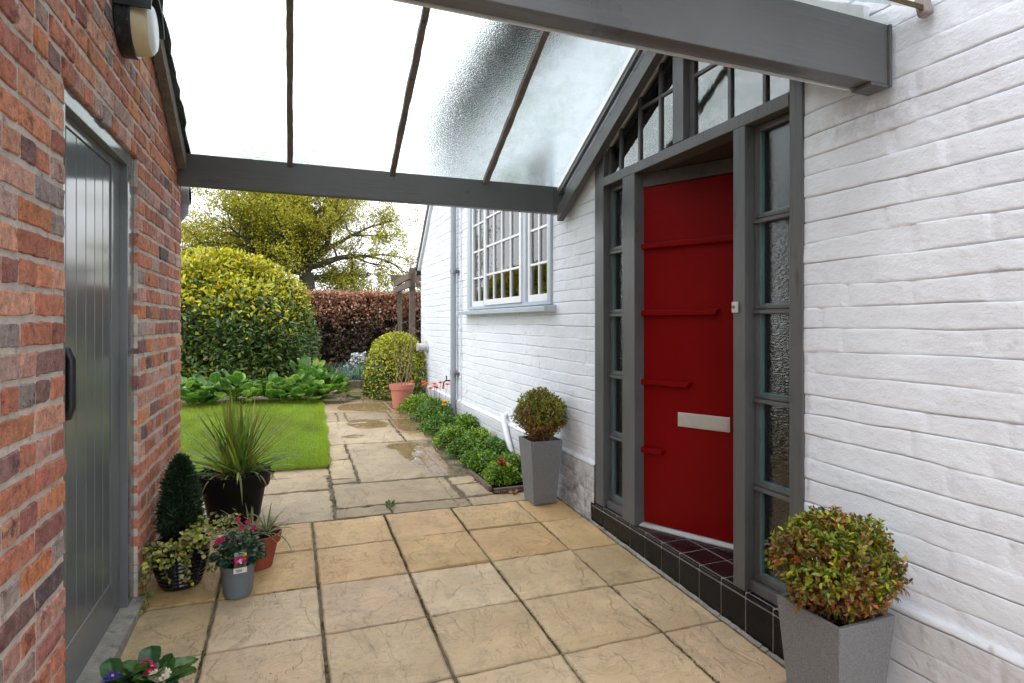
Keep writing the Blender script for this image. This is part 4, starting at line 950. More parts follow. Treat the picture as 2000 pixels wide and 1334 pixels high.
P = np.stack([np.cos(an) * rad, np.sin(an) * rad, .06 + t * h], 1); D = np.stack([np.cos(an), np.sin(an), np.full(n, .9)], 1) + r2.normal(size=(n, 3)) * .8
leaf_obj('foliage', P, D, r2.normal(size=(n, 3)), r2.uniform(.020, .046, n), r2.uniform(.005, .010, n), pick([(.014, .036, .016), (.026, .06, .022), (.045, .085, .035)], [4, 4, 1], n), M['leafmatte'], cf)
b = MB(); b.tube([(0, 0, -.03), (0, 0, .5)], [.012, .003], 8); b.build('stem', M['bark'], cf)
for _ in range(60): pass
iv = thing('trailing_ivy', 'yellow and green variegated ivy spilling over the glossy black pot', 'ivy', (-.492, 3.19, gz(-.49, 3.19) + .19))
b = MB(); LP, LD, LN, LC = [], [], [], []; r_ = random.Random(12)
def ivy_trail(pts, dens=.008):
    pts = [Vector(p) for p in pts]; b.tube(pts, .0016, 5, c=(.12, .05, .03))
    for i in range(len(pts) - 1):
        L = (pts[i + 1] - pts[i]).length
        for k in range(int(L / dens) + 1):
            p = pts[i].lerp(pts[i + 1], r_.random()) + Vector((r_.gauss(0, .008), r_.gauss(0, .008), r_.gauss(0, .008)))
            LP.append(p); LD.append((r_.gauss(.1, .8), r_.gauss(-.4, .8), r_.gauss(0, .5))); LN.append((r_.gauss(0, .4), -.5 + r_.gauss(0, .4), 1))
for k in range(9):
    az = R(-175 + k * 16 + r_.uniform(-6, 6)); rim = Vector((math.cos(az) * .125, math.sin(az) * .125, .03)); ln = r_.uniform(.06, .17) if k > 1 else .2
    pts = [(math.cos(az) * .03, math.sin(az) * .03, .01), rim, rim + Vector((math.cos(az) * .03, math.sin(az) * .03, -.03)), rim + Vector((math.cos(az) * .035 + r_.gauss(0, .02), math.sin(az) * .03, -ln))]
    ivy_trail(pts)
for k in range(8):
    az = R(-70 + k * 16); pts = [(0, 0, .01), (math.cos(az) * .09, math.sin(az) * .09, .06 + r_.random() * .03), (math.cos(az) * .19, math.sin(az) * .19 - .02, .05 + r_.random() * .06), (math.cos(az) * (.24 + .05 * r_.random()), math.sin(az) * .2, .03 + .08 * r_.random())]
    ivy_trail(pts)
ivy_trail([(-.05, -.1, .03), (-.12, -.14, -.02), (-.11, -.19, -.12), (-.09, -.22, -.185), (-.12, -.26, -.188)])
n = len(LP); b.build('stems', M['twig'], iv)
r2 = np.random.default_rng(4)
leaf_obj('foliage', np.array([tuple(p) for p in LP]), np.array(LD), np.array(LN), r2.uniform(.015, .026, n), r2.uniform(.014, .023, n), pick([(.42, .44, .06), (.30, .34, .05), (.12, .17, .03), (.45, .42, .16), (.20, .12, .03)], [3, 3, 3, 2, 1], n), M['leaf'], iv, .12, .1)

# grey nursery pot with cyclamen-like primula and picture tag
GX, GY = -.228, 3.0
pot('flower_pot', 'small grey plastic nursery pot in front of the terracotta pot', 'pot', GX, GY, [(.058, 0), (.064, .02), (.071, .125), (.076, .127), (.078, .148), (.074, .15), (.069, .13)], M['greypot'], .068, .128, 48)
def rose_plant(x, y, z, name, label, cat, n, L, spread, hgt, cols, flowers, seed, stemmed=True, wr=.9):
    p = thing(name, label, cat, (x, y, z)); r2 = np.random.default_rng(seed)
    an = r2.uniform(0, 6.283, n); rr = spread * np.sqrt(r2.random(n)); zz = hgt * (1 - (rr / spread) ** 2 * .6) * r2.uniform(.35, 1, n)
    P = np.stack([np.cos(an) * rr, np.sin(an) * rr, zz], 1); out = np.stack([np.cos(an), np.sin(an), r2.uniform(-.3, .4, n)], 1)
    Lr = L * r2.uniform(.6, 1.2, n)
    leaf_obj('foliage', P, out + r2.normal(size=(n, 3)) * .3, np.array([0, 0, 1.0]) + r2.normal(size=(n, 3)) * .35, Lr, Lr * wr, pick(cols, [1] * len(cols), n), M['leaf'], p, .12, .25)
    b = MB()
    for i in range(min(n, 40)): b.tube([(0, 0, 0), P[i] * [.5, .5, .7], P[i]], .0015, 4, cap=False)
    b.build('stems', M['twig'], p)
    return p
def blossom(parent, pos, R_, col, eye, petals=5, nrm=(0, -.6, .8), layers=1, name='flower'):
    b = MB(); N = Vector(nrm).normalized(); U = N.cross(Vector((.3, .1, 1))).normalized(); W = N.cross(U)
    for l in range(layers):
        k = 1 - .3 * l
        for i in range(petals):
            t = 2 * math.pi * (i + .5 * l) / petals; d = U * math.cos(t) + W * math.sin(t); s = N.cross(d); lift = .15 + .35 * l
            P0 = N * .002 * (l + 1); P = [P0, d * R_ * k * .55 + s * R_ * k * .42 + N * R_ * lift * .5, d * R_ * k * .98 + s * R_ * k * .30 + N * R_ * lift, d * R_ * k * .88 + N * R_ * lift * .8, d * R_ * k * .98 - s * R_ * k * .30 + N * R_ * lift, d * R_ * k * .55 - s * R_ * k * .42 + N * R_ * lift * .5]
            v = rnd.uniform(.85, 1.15); b.add([Vector(pos) + q for q in P], [(0, 1, 2, 3), (0, 3, 4, 5)], tuple(c * v for c in col))
    if eye: b.add([Vector(pos) + N * R_ * .3 + (U * math.cos(a) + W * math.sin(a)) * R_ * .24 for a in np.arange(0, 6.28, 1.047)], [tuple(range(6))], eye)
    return b.build(name, M['petal'], parent, col=True)
MAG = (.45, .006, .09)
pr = rose_plant(GX, GY, gz(GX, GY) + .14, 'potted_geranium', 'bushy dark leaved plant with magenta flowers in the grey nursery pot', 'plant', 300, .034, .100, .17, [(.02, .06, .025), (.035, .09, .035), (.05, .11, .03), (.025, .07, .04)], 0, 31)
for (x, y, z) in ((.02, -.05, .19), (.045, -.03, .205), (-.08, -.07, .14), (.0, -.01, .215), (-.06, -.08, .155), (.07, -.05, .18)): blossom(pr, (x, y, z), .014, MAG, (.6, .1, .2), 5, (rnd.uniform(-.4, .4), -.7, .6), 2)
tg = thing('plant_label', 'picture tag with magenta flowers and white foot standing in the grey pot', 'label', (GX + .016, GY - .090, gz(GX, GY) + .135), None, R(14))
tg.rotation_euler = (R(9), 0, R(8))
b = MB(); b.box(-.026, .026, -.0012, .0, 0, .105, (.03, .07, .04)); b.build('card', M['attrmat'], tg, col=True)
b = MB(); b.box(-.028, .028, -.0018, -.0013, .0, .026, (.72, .72, .7)); b.box(-.025, .025, -.0018, -.0013, .040, .078, (.50, .01, .11))
b.box(-.025, .014, -.0018, -.0013, .082, .102, (.25, .32, .30)); b.tube([(.017, -.0018, .088), (.017, -.0014, .088)], .010, 14, (.75, .42, .03))
b.build('printed_front', M['attrmat'], tg, col=True)
b = MB()
for i in range(9): b.box(-.018 + i * .003, -.0168 + i * .003 + .0008 * (i % 2), -.0023, -.0019, .006, .018, (.05, .05, .05))
b.build('bar_marks', M['attrmat'], tg, col=True)
b = MB()
for i in range(12): x, z = rnd.uniform(-.02, .02), rnd.uniform(.046, .072); b.tube([(x, -.0024, z), (x, -.0019, z)], .005, 7, (.75, .08, .32) if i % 2 else (.9, .75, .85))
b.build('printed_flowers', M['attrmat'], tg, col=True)

# small terracotta pot with variegated sedge
TX, TY = -.158, 3.285
pot('flower_pot', 'small reddish terracotta pot behind the grey nursery pot', 'pot', TX, TY, [(.073, 0), (.100, .125), (.113, .127), (.119, .17), (.112, .172), (.103, .15)], M['terra'], .102, .150, 48)
sg = thing('variegated_yucca', 'small yucca with cream edged blue green leaves in the terracotta pot', 'plant', (TX, TY, gz(TX, TY) + .15)); b = MB(); r_ = random.Random(8)
for cx, cy in ((-.03, .01), (.045, .0)):
    for i in range(17):
        az = r_.uniform(0, 6.283); el = R(r_.uniform(8, 75)); strap_leaf(b, (cx, cy, .02), az, el, r_.uniform(.12, .22), r_.uniform(.013, .019), r_.uniform(.4, 2.6), ((.025, .065, .05), (.42, .42, .17), (.40, .36, .12)), n=8)
b.build('leaves', M['leaf'], sg, col=True)

# foreground primroses in a low bowl
PX, PY = -.475, 2.235
pot('plant_bowl', 'low grey bowl of primroses at the bottom left corner', 'bowl', PX, PY, [(.09, 0), (.118, .055), (.124, .06), (.122, .066), (.11, .05)], M['greypot'], .11, .052, 40)
def primrose(x, y, z, label, col, eye, seed, nfl, n=14, Lm=.13):
    p = thing('primrose', label, 'flower', (x, y, z), 'primroses in the low bowl'); r_ = random.Random(seed)
    VV, FF, CC = [], [], []
    for i in range(n):
        az = 6.283 * i / n + r_.uniform(-.25, .25); el = R(r_.uniform(15, 55)); L = Lm * r_.uniform(.75, 1.1); w = L * .52; p0 = Vector((0, 0, .01)); d = Vector((math.cos(az) * math.cos(el), math.sin(az) * math.cos(el), math.sin(el))); S = Vector((-math.sin(az), math.cos(az), 0))
        NU, NV = 12, 9; n0 = len(VV); pos = p0.copy(); g = r_.choice([(.03, .10, .018), (.045, .13, .02), (.03, .09, .03), (.07, .16, .025)])
        for u in range(NU + 1):
            t = u / NU; ww = w * (.18 + .82 * math.sin(min(1, t * 1.15 + .02) * math.pi * .62) ** 1.5) * (1 if t < .8 else math.sqrt(max(0, 1 - ((t - .8) / .2) ** 2)) * .98 + .02); Nn = S.cross(d).normalized() * -1
            Nn = d.cross(S).normalized() * (1 if d.cross(S).z > 0 else -1)
            for v in range(NV):
                s = (v / (NV - 1) - .5) * 2; vein = .5 + .5 * math.cos((t * NU * 1.0 - abs(s) * 2.4) * math.pi * 1.0); cr = .0026 * vein * (abs(s) > .08) + .0045 * abs(s) ** .8 * 2 + .0022 * math.sin(t * 31 + s * 9 + i) * abs(s)
                VV.append(tuple(pos + S * ww * .5 * s + Nn * cr)); mid = abs(s) < .1; kk = (1.7 if mid else (.75 + .5 * vein)); CC.append(tuple(c * kk for c in g))
            pos = pos + d * (L / NU); d = (d + Vector((0, 0, -.11 * (t + .2)))).normalized()
        for u in range(NU):
            for v in range(NV - 1): a = n0 + u * NV + v; FF.append((a, a + 1, a + NV + 1, a + NV))
    np_mesh('leaves', VV, FF, M['leaf'], p, col=CC, smooth=True)
    for k in range(nfl):
        a = 6.28 * k / nfl + r_.random(); rr = .018 * (k > 0) + .012 * r_.random()
        blossom(p, (math.cos(a) * rr, math.sin(a) * rr, .052 + .014 * r_.random()), .021, col, eye, 5, (r_.uniform(-.5, .5), r_.uniform(-.7, .1), 1), 2)
z0 = gz(PX, PY) + .05
primrose(PX - .065, PY + .02, z0 + .015, 'leafy primrose with blue violet flowers at the left of the bowl', (.05, .02, .35), (.7, .5, .05), 1, 4, 12)
primrose(PX + .025, PY + .045, z0 + .02, 'primrose with magenta orange eyed flowers in the bowl', (.50, .004, .11), (.8, .3, .02), 2, 4, 13)
primrose(PX + .075, PY - .01, z0 + .018, 'primrose with cream and orange flowers at the right of the bowl', (.78, .74, .60), (.75, .28, .02), 3, 5, 12)
mag = bpy.data.objects

# ================================================================== GARDEN PLANTS
def dome_shrub(name, label, cat, c, rx, ry_, h, n, L, W, colfn, seed, mat='leaf', droop=.2, power=2.6):
    r2 = np.random.default_rng(seed); p = thing(name, label, cat, c)
    d = r2.normal(size=(n, 3)); d /= np.linalg.norm(d, axis=1, keepdims=True); d[:, 2] = np.abs(d[:, 2]) * 1.15 - .12
    e = (np.abs(d[:, 0]) ** power + np.abs(d[:, 1]) ** power + np.abs(d[:, 2]) ** power) ** (-1 / power)
    lump = 1 + .10 * (fbm(d[:, 0] * 3 + 4, d[:, 1] * 3 + d[:, 2] * 3.5, seed, 3) - .5) * 2
    depth = 1 - .17 * r2.random(n) ** 1.5
    q = d * (e * lump * depth)[:, None] * np.array([rx, ry_, h]); q[:, 2] = np.maximum(q[:, 2], .02)
    nd = q / np.array([rx, ry_, h]) ** 2 * rx * rx; nd /= np.linalg.norm(nd, axis=1, keepdims=True) + 1e-9
    D = nd * .55 + r2.normal(size=(n, 3)) * .55 + np.array([0, 0, .35 - droop]); N = nd * .8 + np.array([0, 0, .6]) + r2.normal(size=(n, 3)) * .35
    C_ = colfn(q / np.array([rx, ry_, h]), nd, depth, n, r2)
    leaf_obj('foliage', q, D, N, L * r2.uniform(.65, 1.25, n), W * r2.uniform(.7, 1.2, n), C_, M[mat], p, .2, .25)
    b = MB()
    for i in range(10):
        a = i * .63; b.tube([(math.cos(a) * .06, math.sin(a) * .06, -.05), (math.cos(a) * rx * .3, math.sin(a) * ry_ * .3, h * .4), (math.cos(a) * rx * .6, math.sin(a) * ry_ * .6, h * (.55 + .3 * (i % 2)))], [.03 * rx + .01, .02 * rx + .006, .006], 6)
    b.build('stems', M['bark'], p); return p
def laurel_col(q, nd, depth, n, r2):
    up = np.clip(q[:, 2] * 1.35 - .45 + .35 * nd[:, 2] + .2 * (fbm(q[:, 0] * 5 + 3, q[:, 2] * 5 + q[:, 1] * 4, 7) - .5) * 2, 0, 1); young = r2.random(n) < np.clip(up * 1.05 - (1 - depth) * 2, .04, .92)
    Y = pick([(.52, .46, .015), (.42, .42, .02), (.60, .50, .02), (.28, .34, .02)], [4, 3, 2, 2], n); G = pick([(.05, .105, .016), (.08, .15, .02), (.035, .07, .014), (.15, .21, .04), (.20, .25, .08)], [4, 4, 3, 1.5, .8], n)
    return np.where(young[:, None], Y, G)
dome_shrub('rounded_laurel', 'huge clipped dome shrub with yellow new growth behind the lawn', 'shrub', (-1.02, 11.0, gz(-1, 11) - .03), 1.52, 1.45, 2.06, 34000, .095, .040, laurel_col, 15)
def gold_col(q, nd, depth, n, r2):
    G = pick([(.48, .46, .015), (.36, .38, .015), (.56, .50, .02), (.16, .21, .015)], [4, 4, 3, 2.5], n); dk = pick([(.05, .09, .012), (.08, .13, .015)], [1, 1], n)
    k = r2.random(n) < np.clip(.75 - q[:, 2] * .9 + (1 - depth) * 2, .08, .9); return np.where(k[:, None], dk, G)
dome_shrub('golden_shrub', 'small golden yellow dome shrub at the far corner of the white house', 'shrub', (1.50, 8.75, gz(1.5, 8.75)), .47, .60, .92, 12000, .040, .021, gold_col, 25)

# oval-leaved clumps of bergenia
def bergenia(seed):
    p = thing('bergenia_plant', '', 'plant', (0, 0, 0), 'bergenia clumps along the far edge of the lawn'); r_ = random.Random(seed); VV, FF, CC = [], [], []
    for i in range(52):
        u = math.sqrt(r_.random()); az = r_.uniform(0, 6.283); base = Vector((math.cos(az) * .20 * u, math.sin(az) * .20 * u, 0)); h = .02 + .17 * (1 - u) + r_.uniform(0, .08)
        tip = base + Vector((math.cos(az) * .06, math.sin(az) * .06, h)); el = R(r_.uniform(-10, 75)); L = r_.uniform(.10, .165); w = L * .80
        d = Vector((math.cos(az) * math.cos(el), math.sin(az) * math.cos(el), math.sin(el))); S = Vector((-math.sin(az), math.cos(az), 0)); N = d.cross(S); N = N if N.z > 0 else -N
        g = r_.choice([(.09, .20, .022), (.16, .28, .03), (.05, .12, .02), (.18, .30, .05), (.09, .20, .02)] if i % 3 else [(.07, .17, .02)]); n0 = len(VV); NU, NV = 7, 7
        for k in range(NU + 1):
            t = k / NU; ww = w * math.sqrt(max(.001, 1 - (2 * t - 1) ** 2)) ** .8
            for v in range(NV):
                s = (v / (NV - 1) - .5) * 2; pos = tip + d * (t * L) + S * (ww * .5 * s) + N * (.02 * s * s - .02 * t * t + .006 * math.sin(t * 9 + s * 6)); VV.append(tuple(pos))
                e = max(abs(s), abs(2 * t - 1)); CC.append(tuple(c * (1.6 if e > .90 else (1.5 if abs(s) < .05 else 1)) for c in g))
        for k in range(NU):
            for v in range(NV - 1): a = n0 + k * NV + v; FF.append((a, a + 1, a + NV + 1, a + NV))
    np_mesh('leaves', VV, FF, M['leaf'], p, col=CC, smooth=True)
    return p
spots = [(-1.30, 8.36, 'bergenia clump nearest the brick wall, at the left end of its row'), (-.92, 8.30, 'bergenia clump, second from the brick wall'), (-.58, 8.35, 'bergenia clump, third from the brick wall'), (-.24, 8.36, 'bergenia clump, fourth from the brick wall'),
         (.08, 8.33, 'bergenia clump, second from the stone path'), (.40, 8.48, 'bergenia clump spilling onto the stone path corner'), (.28, 8.85, 'taller bergenia clump behind the path corner')]
proto = [bergenia(1), bergenia(2)]
for i, (x, y, lb) in enumerate(spots):
    o = proto[i] if i < 2 else copy_tree(proto[i % 2]); o.location = (x, y, gz(x, y) + (.06 if i == 6 else -.01)); o.rotation_euler = (0, 0, i * 1.3); o['label'] = lb; s = 1.12 + .10 * (i % 3); o.scale = (s, s, s * (1.0 if i < 6 else 1.3))

# raised bed edge and its planting
b = MB(); b.box(.62, 1.06, 9.42, 9.52, gz(1, 9.5) - .02, gz(1, 9.5) + .115); b.box(1.065, 1.75, 9.43, 9.53, gz(1, 9.5) - .02, gz(1, 9.5) + .105)
tag(b.build('sleeper_edging', M['timber'], bevel=.01), 'weathered timber edging of the raised bed at the end of the path', 'edging')
sheet('raised_bed_soil', .5, 1.8, 9.53, 12.6, .09, M['soil'], .08, .02)
def strappy(seed, cols, n=60, L=.26, h=.9, w=.016):
    p = thing('strap_leaved_plant', '', 'plant', (0, 0, 0), 'blue green bulb foliage in the raised bed'); b = MB(); r_ = random.Random(seed)
    for i in range(n):
        az = r_.uniform(0, 6.283); c = r_.choice(cols); k = r_.uniform(.8, 1.2); c = tuple(v * k for v in c); strap_leaf(b, (r_.gauss(0, .05), r_.gauss(0, .05), 0), az, R(r_.uniform(35, 88)), L * r_.uniform(.6, 1.1), w * r_.uniform(.7, 1.3), r_.uniform(.6, 2.6), (c, tuple(v * 1.3 for v in c), c), n=7)
    b.build('leaves', M['leaf'], p, col=True); return p
BG = [(.07, .15, .10), (.10, .19, .13), (.05, .12, .06), (.16, .25, .2)]; sps = [strappy(1, BG), strappy(2, BG), strappy(3, [(.05, .13, .03), (.08, .18, .04)])]
lbs = ['blue green bulb foliage at the left end of the raised bed', 'blue green bulb foliage over the join in the timber edging', 'mid green bulb foliage near the golden shrub', 'blue green bulb foliage behind the left end of the edging', 'blue green bulb foliage in the middle back of the raised bed', 'mid green bulb foliage at the back right of the raised bed', 'blue green bulb foliage below the leftmost timber post']
for i, (x, y) in enumerate([(.74, 9.75), (1.02, 9.7), (1.28, 9.72), (.62, 10.2), (.92, 10.25), (1.2, 10.3), (1.45, 10.4)]):
    o = sps[i] if i < 3 else copy_tree(sps[i % 3]); o.location = (x, y, gz(x, y) + .09); o.rotation_euler = (0, 0, i * 2.1); o.scale = (1.15,) * 3; o['label'] = lbs[i]
def mound(name, label, cat, x0, x1, y0, y1, h, n, L, W, cols, wts, seed, group=None, flowers=(), dz=0, mat='leaf', fl=.02):
    """low spreading clump: an ellipse footprint"""
    r2 = np.random.default_rng(seed); cx, cy = (x0 + x1) / 2, (y0 + y1) / 2; p = thing(name, label, cat, (cx, cy, gz(cx, cy) + dz), group)
    an = r2.uniform(0, 6.283, n); rr = np.sqrt(r2.random(n)); ex = 1 + .18 * np.sin(an * 3 + seed) + .1 * np.sin(an * 7 + seed * 2)
    X = np.cos(an) * rr * ex * (x1 - x0) / 2; Y = np.sin(an) * rr * ex * (y1 - y0) / 2; top = h * (1 - rr ** 3) * (.75 + .5 * fbm(X * 12 + seed, Y * 12, seed)) + .012
    P = np.stack([X, Y, top * r2.uniform(.5, 1, n)], 1); out = np.stack([np.cos(an) * rr, np.sin(an) * rr, .5 + 0 * an], 1)
    leaf_obj('foliage', P, out + r2.normal(size=(n, 3)) * .5, np.array([0, 0, 1.]) + r2.normal(size=(n, 3)) * .5, L * r2.uniform(.6, 1.3, n), W * r2.uniform(.7, 1.3, n), pick(cols, wts, n, .25), M[mat], p, .15, .25)
    b = MB()
    for i in range(14): b.tube([(X[i] * .3, Y[i] * .3, -.01), P[i]], .0022, 4, cap=False)
    b.build('stems', M['twig'], p)
    if flowers:
        b = MB()
        for (c, m, hh) in flowers:
            for i in range(m):
                k = r2.integers(n); q = P[k] + np.array([0, 0, .004 + hh]); N = Vector(r2.normal(size=3) * .4) + Vector((-.3, -.5, .7)); N.normalize(); U = N.orthogonal().normalized(); W_ = N.cross(U)
                if hh > .03: b.tube([P[k] * [1, 1, .3], q], .0016, 4, (.07, .12, .03), cap=False)
                for a in range(5):
                    t = a * 1.2566; d = U * math.cos(t) + W_ * math.sin(t); s = N.cross(d); f = fl * r2.uniform(.8, 1.2)
                    b.add([Vector(q), Vector(q) + d * f * .6 + s * f * .35, Vector(q) + d * f + N * f * .3, Vector(q) + d * f * .6 - s * f * .35], [(0, 1, 2, 3)], tuple(c))
        b.build('flowers', M['petal'], p, col=True)['kind'] = 'stuff'
    return p
mound('low_green_plant', 'ferny low plant with orange red flowers between the bergenia and the raised bed', 'plant', .05, .72, 9.5, 10.4, .36, 3000, .04, .018, [(.05, .12, .02), (.07, .16, .03), (.03, .08, .02)], [3, 2, 2], 71, None, [((.75, .05, .03), 9, .05)], 0, fl=.035)
mound('ivy_groundcover', 'low dark ivy creeping between the brick wall and the bergenia', 'ivy', -1.75, -1.05, 8.75, 9.35, .13, 1600, .045, .035, [(.03, .08, .025), (.05, .11, .03), (.3, .33, .22)], [4, 4, .6], 72)
mound('white_flowering_plant', 'clump of small white flowers in front of the copper hedge', 'plant', .95, 1.55, 10.8, 11.3, .34, 900, .04, .02, [(.05, .10, .03), (.1, .16, .06)], [1, 1], 73, None, [((.8, .8, .85), 150, .03)], .05, fl=.032)

# flower border along the wall: separate clumps
GR = [(.07, .17, .02), (.11, .24, .026), (.15, .30, .03), (.045, .11, .018), (.22, .34, .045)]; GW = [3, 4, 3, 2, 1]
VI = (.12, .09, .42); PK = (.62, .28, .25)
GP = 'low flowering clumps in the border under the white wall'
border = [
 (1.30, 1.78, 6.95, 7.50, .26, 'pale green leafy clump at the foot of the large terracotta pot', ((.75, .22, .01), 2, .05)),
 (1.36, 1.82, 6.30, 7.00, .30, 'tallest border clump with orange geum flowers', ((.85, .17, .01), 8, .10)),
 (1.30, 1.70, 5.75, 6.35, .20, 'border clump with two yellow blooms beside the downpipe', ((.85, .55, .01), 2, .08)),
 (1.60, 1.85, 5.55, 6.20, .24, 'upright green clump at the foot of the downpipe', None),
 (1.33, 1.66, 5.30, 5.85, .17, 'violet studded clump left of the waste pipe', None),
 (1.52, 1.84, 5.05, 5.55, .20, 'bright green clump against the plinth in mid border', None),
 (1.36, 1.70, 4.85, 5.35, .16, 'low clump spilling over the wettest flagstone', None),
 (1.60, 1.85, 4.65, 5.15, .19, 'upright green clump below the white waste pipe', None),
 (1.38, 1.68, 4.45, 4.92, .15, 'purple dotted mat at the middle of the front edging', None),
 (1.58, 1.85, 4.25, 4.72, .15, 'mixed pink and violet mat just behind the far planter', None),
 (1.42, 1.68, 4.12, 4.50, .13, 'nearest mat of the border with red and violet flowers', ((.45, .02, .01), 2, .0))]
for i, (x0, x1, y0, y1, h, lb, f) in enumerate(border):
    fls = [(VI, 16 if i not in (0, 3) else 4, .004), ((.3, .22, .6), 7, .004)]
    if i > 5: fls.append((PK, 9, .003))
    p = mound('border_plant', lb, 'plant', x0, x1, y0, y1, h * .82, 2300, .030, .016, [tuple(v * k for v, k in zip(c, [(1.9, 1.5, 1.3), (1.4, 1.25, 1), (1.1, 1, 1), (1.7, 1.35, 1.1), (.95, .95, .9)][(i * 2) % 5])) for c in GR], GW, 100 + i, GP, fls, .01, fl=.013)
    if f:
        c, m, hh = f; r_ = random.Random(i)
        for k in range(m):
            b = MB(); x, y = r_.uniform(-.14, .1), r_.uniform(-.22, .2); z = h + hh + r_.uniform(-.03, .05); b.tube([(x * .6, y * .6, h * .4), (x, y, z)], .002, 4, (.07, .14, .03), cap=False)
            R1 = .038
            for lay in range(2):
                for a in range(6):
                    t = a * 1.047 + lay * .5; d = Vector((math.cos(t), math.sin(t), .35 + .6 * lay)).normalized(); s = Vector((-math.sin(t), math.cos(t), 0)); q = Vector((x, y, z)); kk = r_.uniform(.85, 1.15)
                    b.add([q, q + d * R1 * .6 + s * R1 * .4, q + d * R1, q + d * R1 * .6 - s * R1 * .4], [(0, 1, 2, 3)], tuple(v * kk for v in c))
            b.build('bloom', M['petal'], p, col=True)
b = MB(); y = 4.06
b.box(1.415, 1.66, 4.045, 4.075, gz(1.5, 4.05) - .02, gz(1.5, 4.05) + .028); ed1 = b.build('timber_edging', M['timber'], bevel=.006); tag(ed1, 'short mossy timber edge across the near end of the flower border', 'edging')
b = MB(); b.box(1.375, 1.405, 4.07, 4.62, gz(1.4, 4.3) - .03, gz(1.4, 4.3) + .035); tag(b.build('timber_edging', M['timber'], bevel=.006), 'mossy timber edge between the flagstones and the flower border', 'edging')

# far terracotta pot with bare canes
pot('flower_pot', 'large pinkish terracotta pot with twiggy stems by the golden shrub', 'pot', 1.37, 7.60, [(.115, 0), (.145, .245), (.160, .247), (.166, .31), (.158, .312), (.146, .28)], M['terra_pale'], .145, .275, 48)
cl = thing('bare_climber', 'nearly bare twiggy climber on canes in the large terracotta pot', 'climber', (1.37, 7.60, gz(1.37, 7.6) + .27)); b = MB(); r_ = random.Random(6)
ends = []
for (x, y, tx, ty, tz, rr) in ((-.06, 0, -.09, 0, .74, .008), (.05, .02, .14, .05, .70, .010), (0, .05, .09, .1, .55, .006), (-.03, -.04, -.02, -.05, .42, .004), (.06, -.03, .17, -.02, .45, .005)):
    pts = [(x + (tx - x) * k / 6 + r_.gauss(0, .012), y + (ty - y) * k / 6 + r_.gauss(0, .012), tz * k / 6) for k in range(7)]; b.tube(pts, [rr * (1 - .09 * k) for k in range(7)], 6); ends += pts[1:]
for k in range(26):
    p0 = Vector(r_.choice(ends)); e = p0 + Vector((r_.gauss(0, .06), r_.gauss(0, .06), r_.uniform(.02, .12))); b.tube([p0, e], .0018, 4, cap=False); ends.append(tuple(e))
b.build('stems', pm('pale_cane', (.30, .20, .11), .8, .3, 20, .2, 60), cl); P = np.array([ends[r_.randrange(len(ends))] for _ in range(90)]) + rng.normal(size=(90, 3)) * .02
leaf_obj('foliage', P, rdir(90), rdir(90) + [0, 0, 1], rng.uniform(.015, .03, 90), rng.uniform(.009, .015, 90), pick([(.12, .18, .03), (.2, .22, .05)], [1, 1], 90), M['leaf'], cl)

# timber frame (old arch) beyond the house corner
pg = thing('timber_arch', 'weathered timber arch with slatted top beyond the house corner', 'garden arch', (2.15, 11.5, gz(2.1, 11.5)))
zb0 = -gz(2.1, 11.5)
def T(o): return o
for (x, y, w_) in ((.06, 1.0, .045), (-.06, -.95, .05)):
    b = MB(); b.box(x - w_, x + w_, y - w_, y + w_, -.1, 2.32 + zb0 - (0.02 if y > 0 else -.0)); b.build('post', M['timber'], pg, bevel=.006)
for z in (2.165, 2.015):
    b = MB(); b.add([(-.155, -1.12, z - .062 + zb0), (-.115, -1.12, z - .062 + zb0), (-.115, -1.12, z + .058 + zb0), (-.155, -1.12, z + .058 + zb0), (-.03, 1.3, z - .062 + zb0), (.01, 1.3, z - .062 + zb0), (.01, 1.3, z + .058 + zb0), (-.03, 1.3, z + .058 + zb0)],
          [(0, 1, 5, 4), (1, 2, 6, 5), (2, 3, 7, 6), (3, 0, 4, 7), (0, 3, 2, 1), (4, 5, 6, 7)]); b.build('slat', M['timber'], pg, bevel=.004)
for bx in ((-.12, .9, 1.05, 1.10, 2.22, 2.35), (0, .16, -1.02, -.98, 1.97, 2.06), (0, .6, -1.02, -.98, 2.20, 2.25)):
    b = MB(); b.box(*bx[:4], bx[4] + zb0, bx[5] + zb0); b.build('cross_slat', M['timber'], pg, bevel=.004)
b = MB(); b.tube([(0, 1.0, 1.98 + zb0), (.05, .4, 1.90 + zb0), (-.05, -.5, 1.90 + zb0), (.25, -.9, 1.85 + zb0), (.6, -.9, 1.80 + zb0)], .010, 6); b.build('green_twine', pm('green_string', (.06, .22, .13), .7), pg)

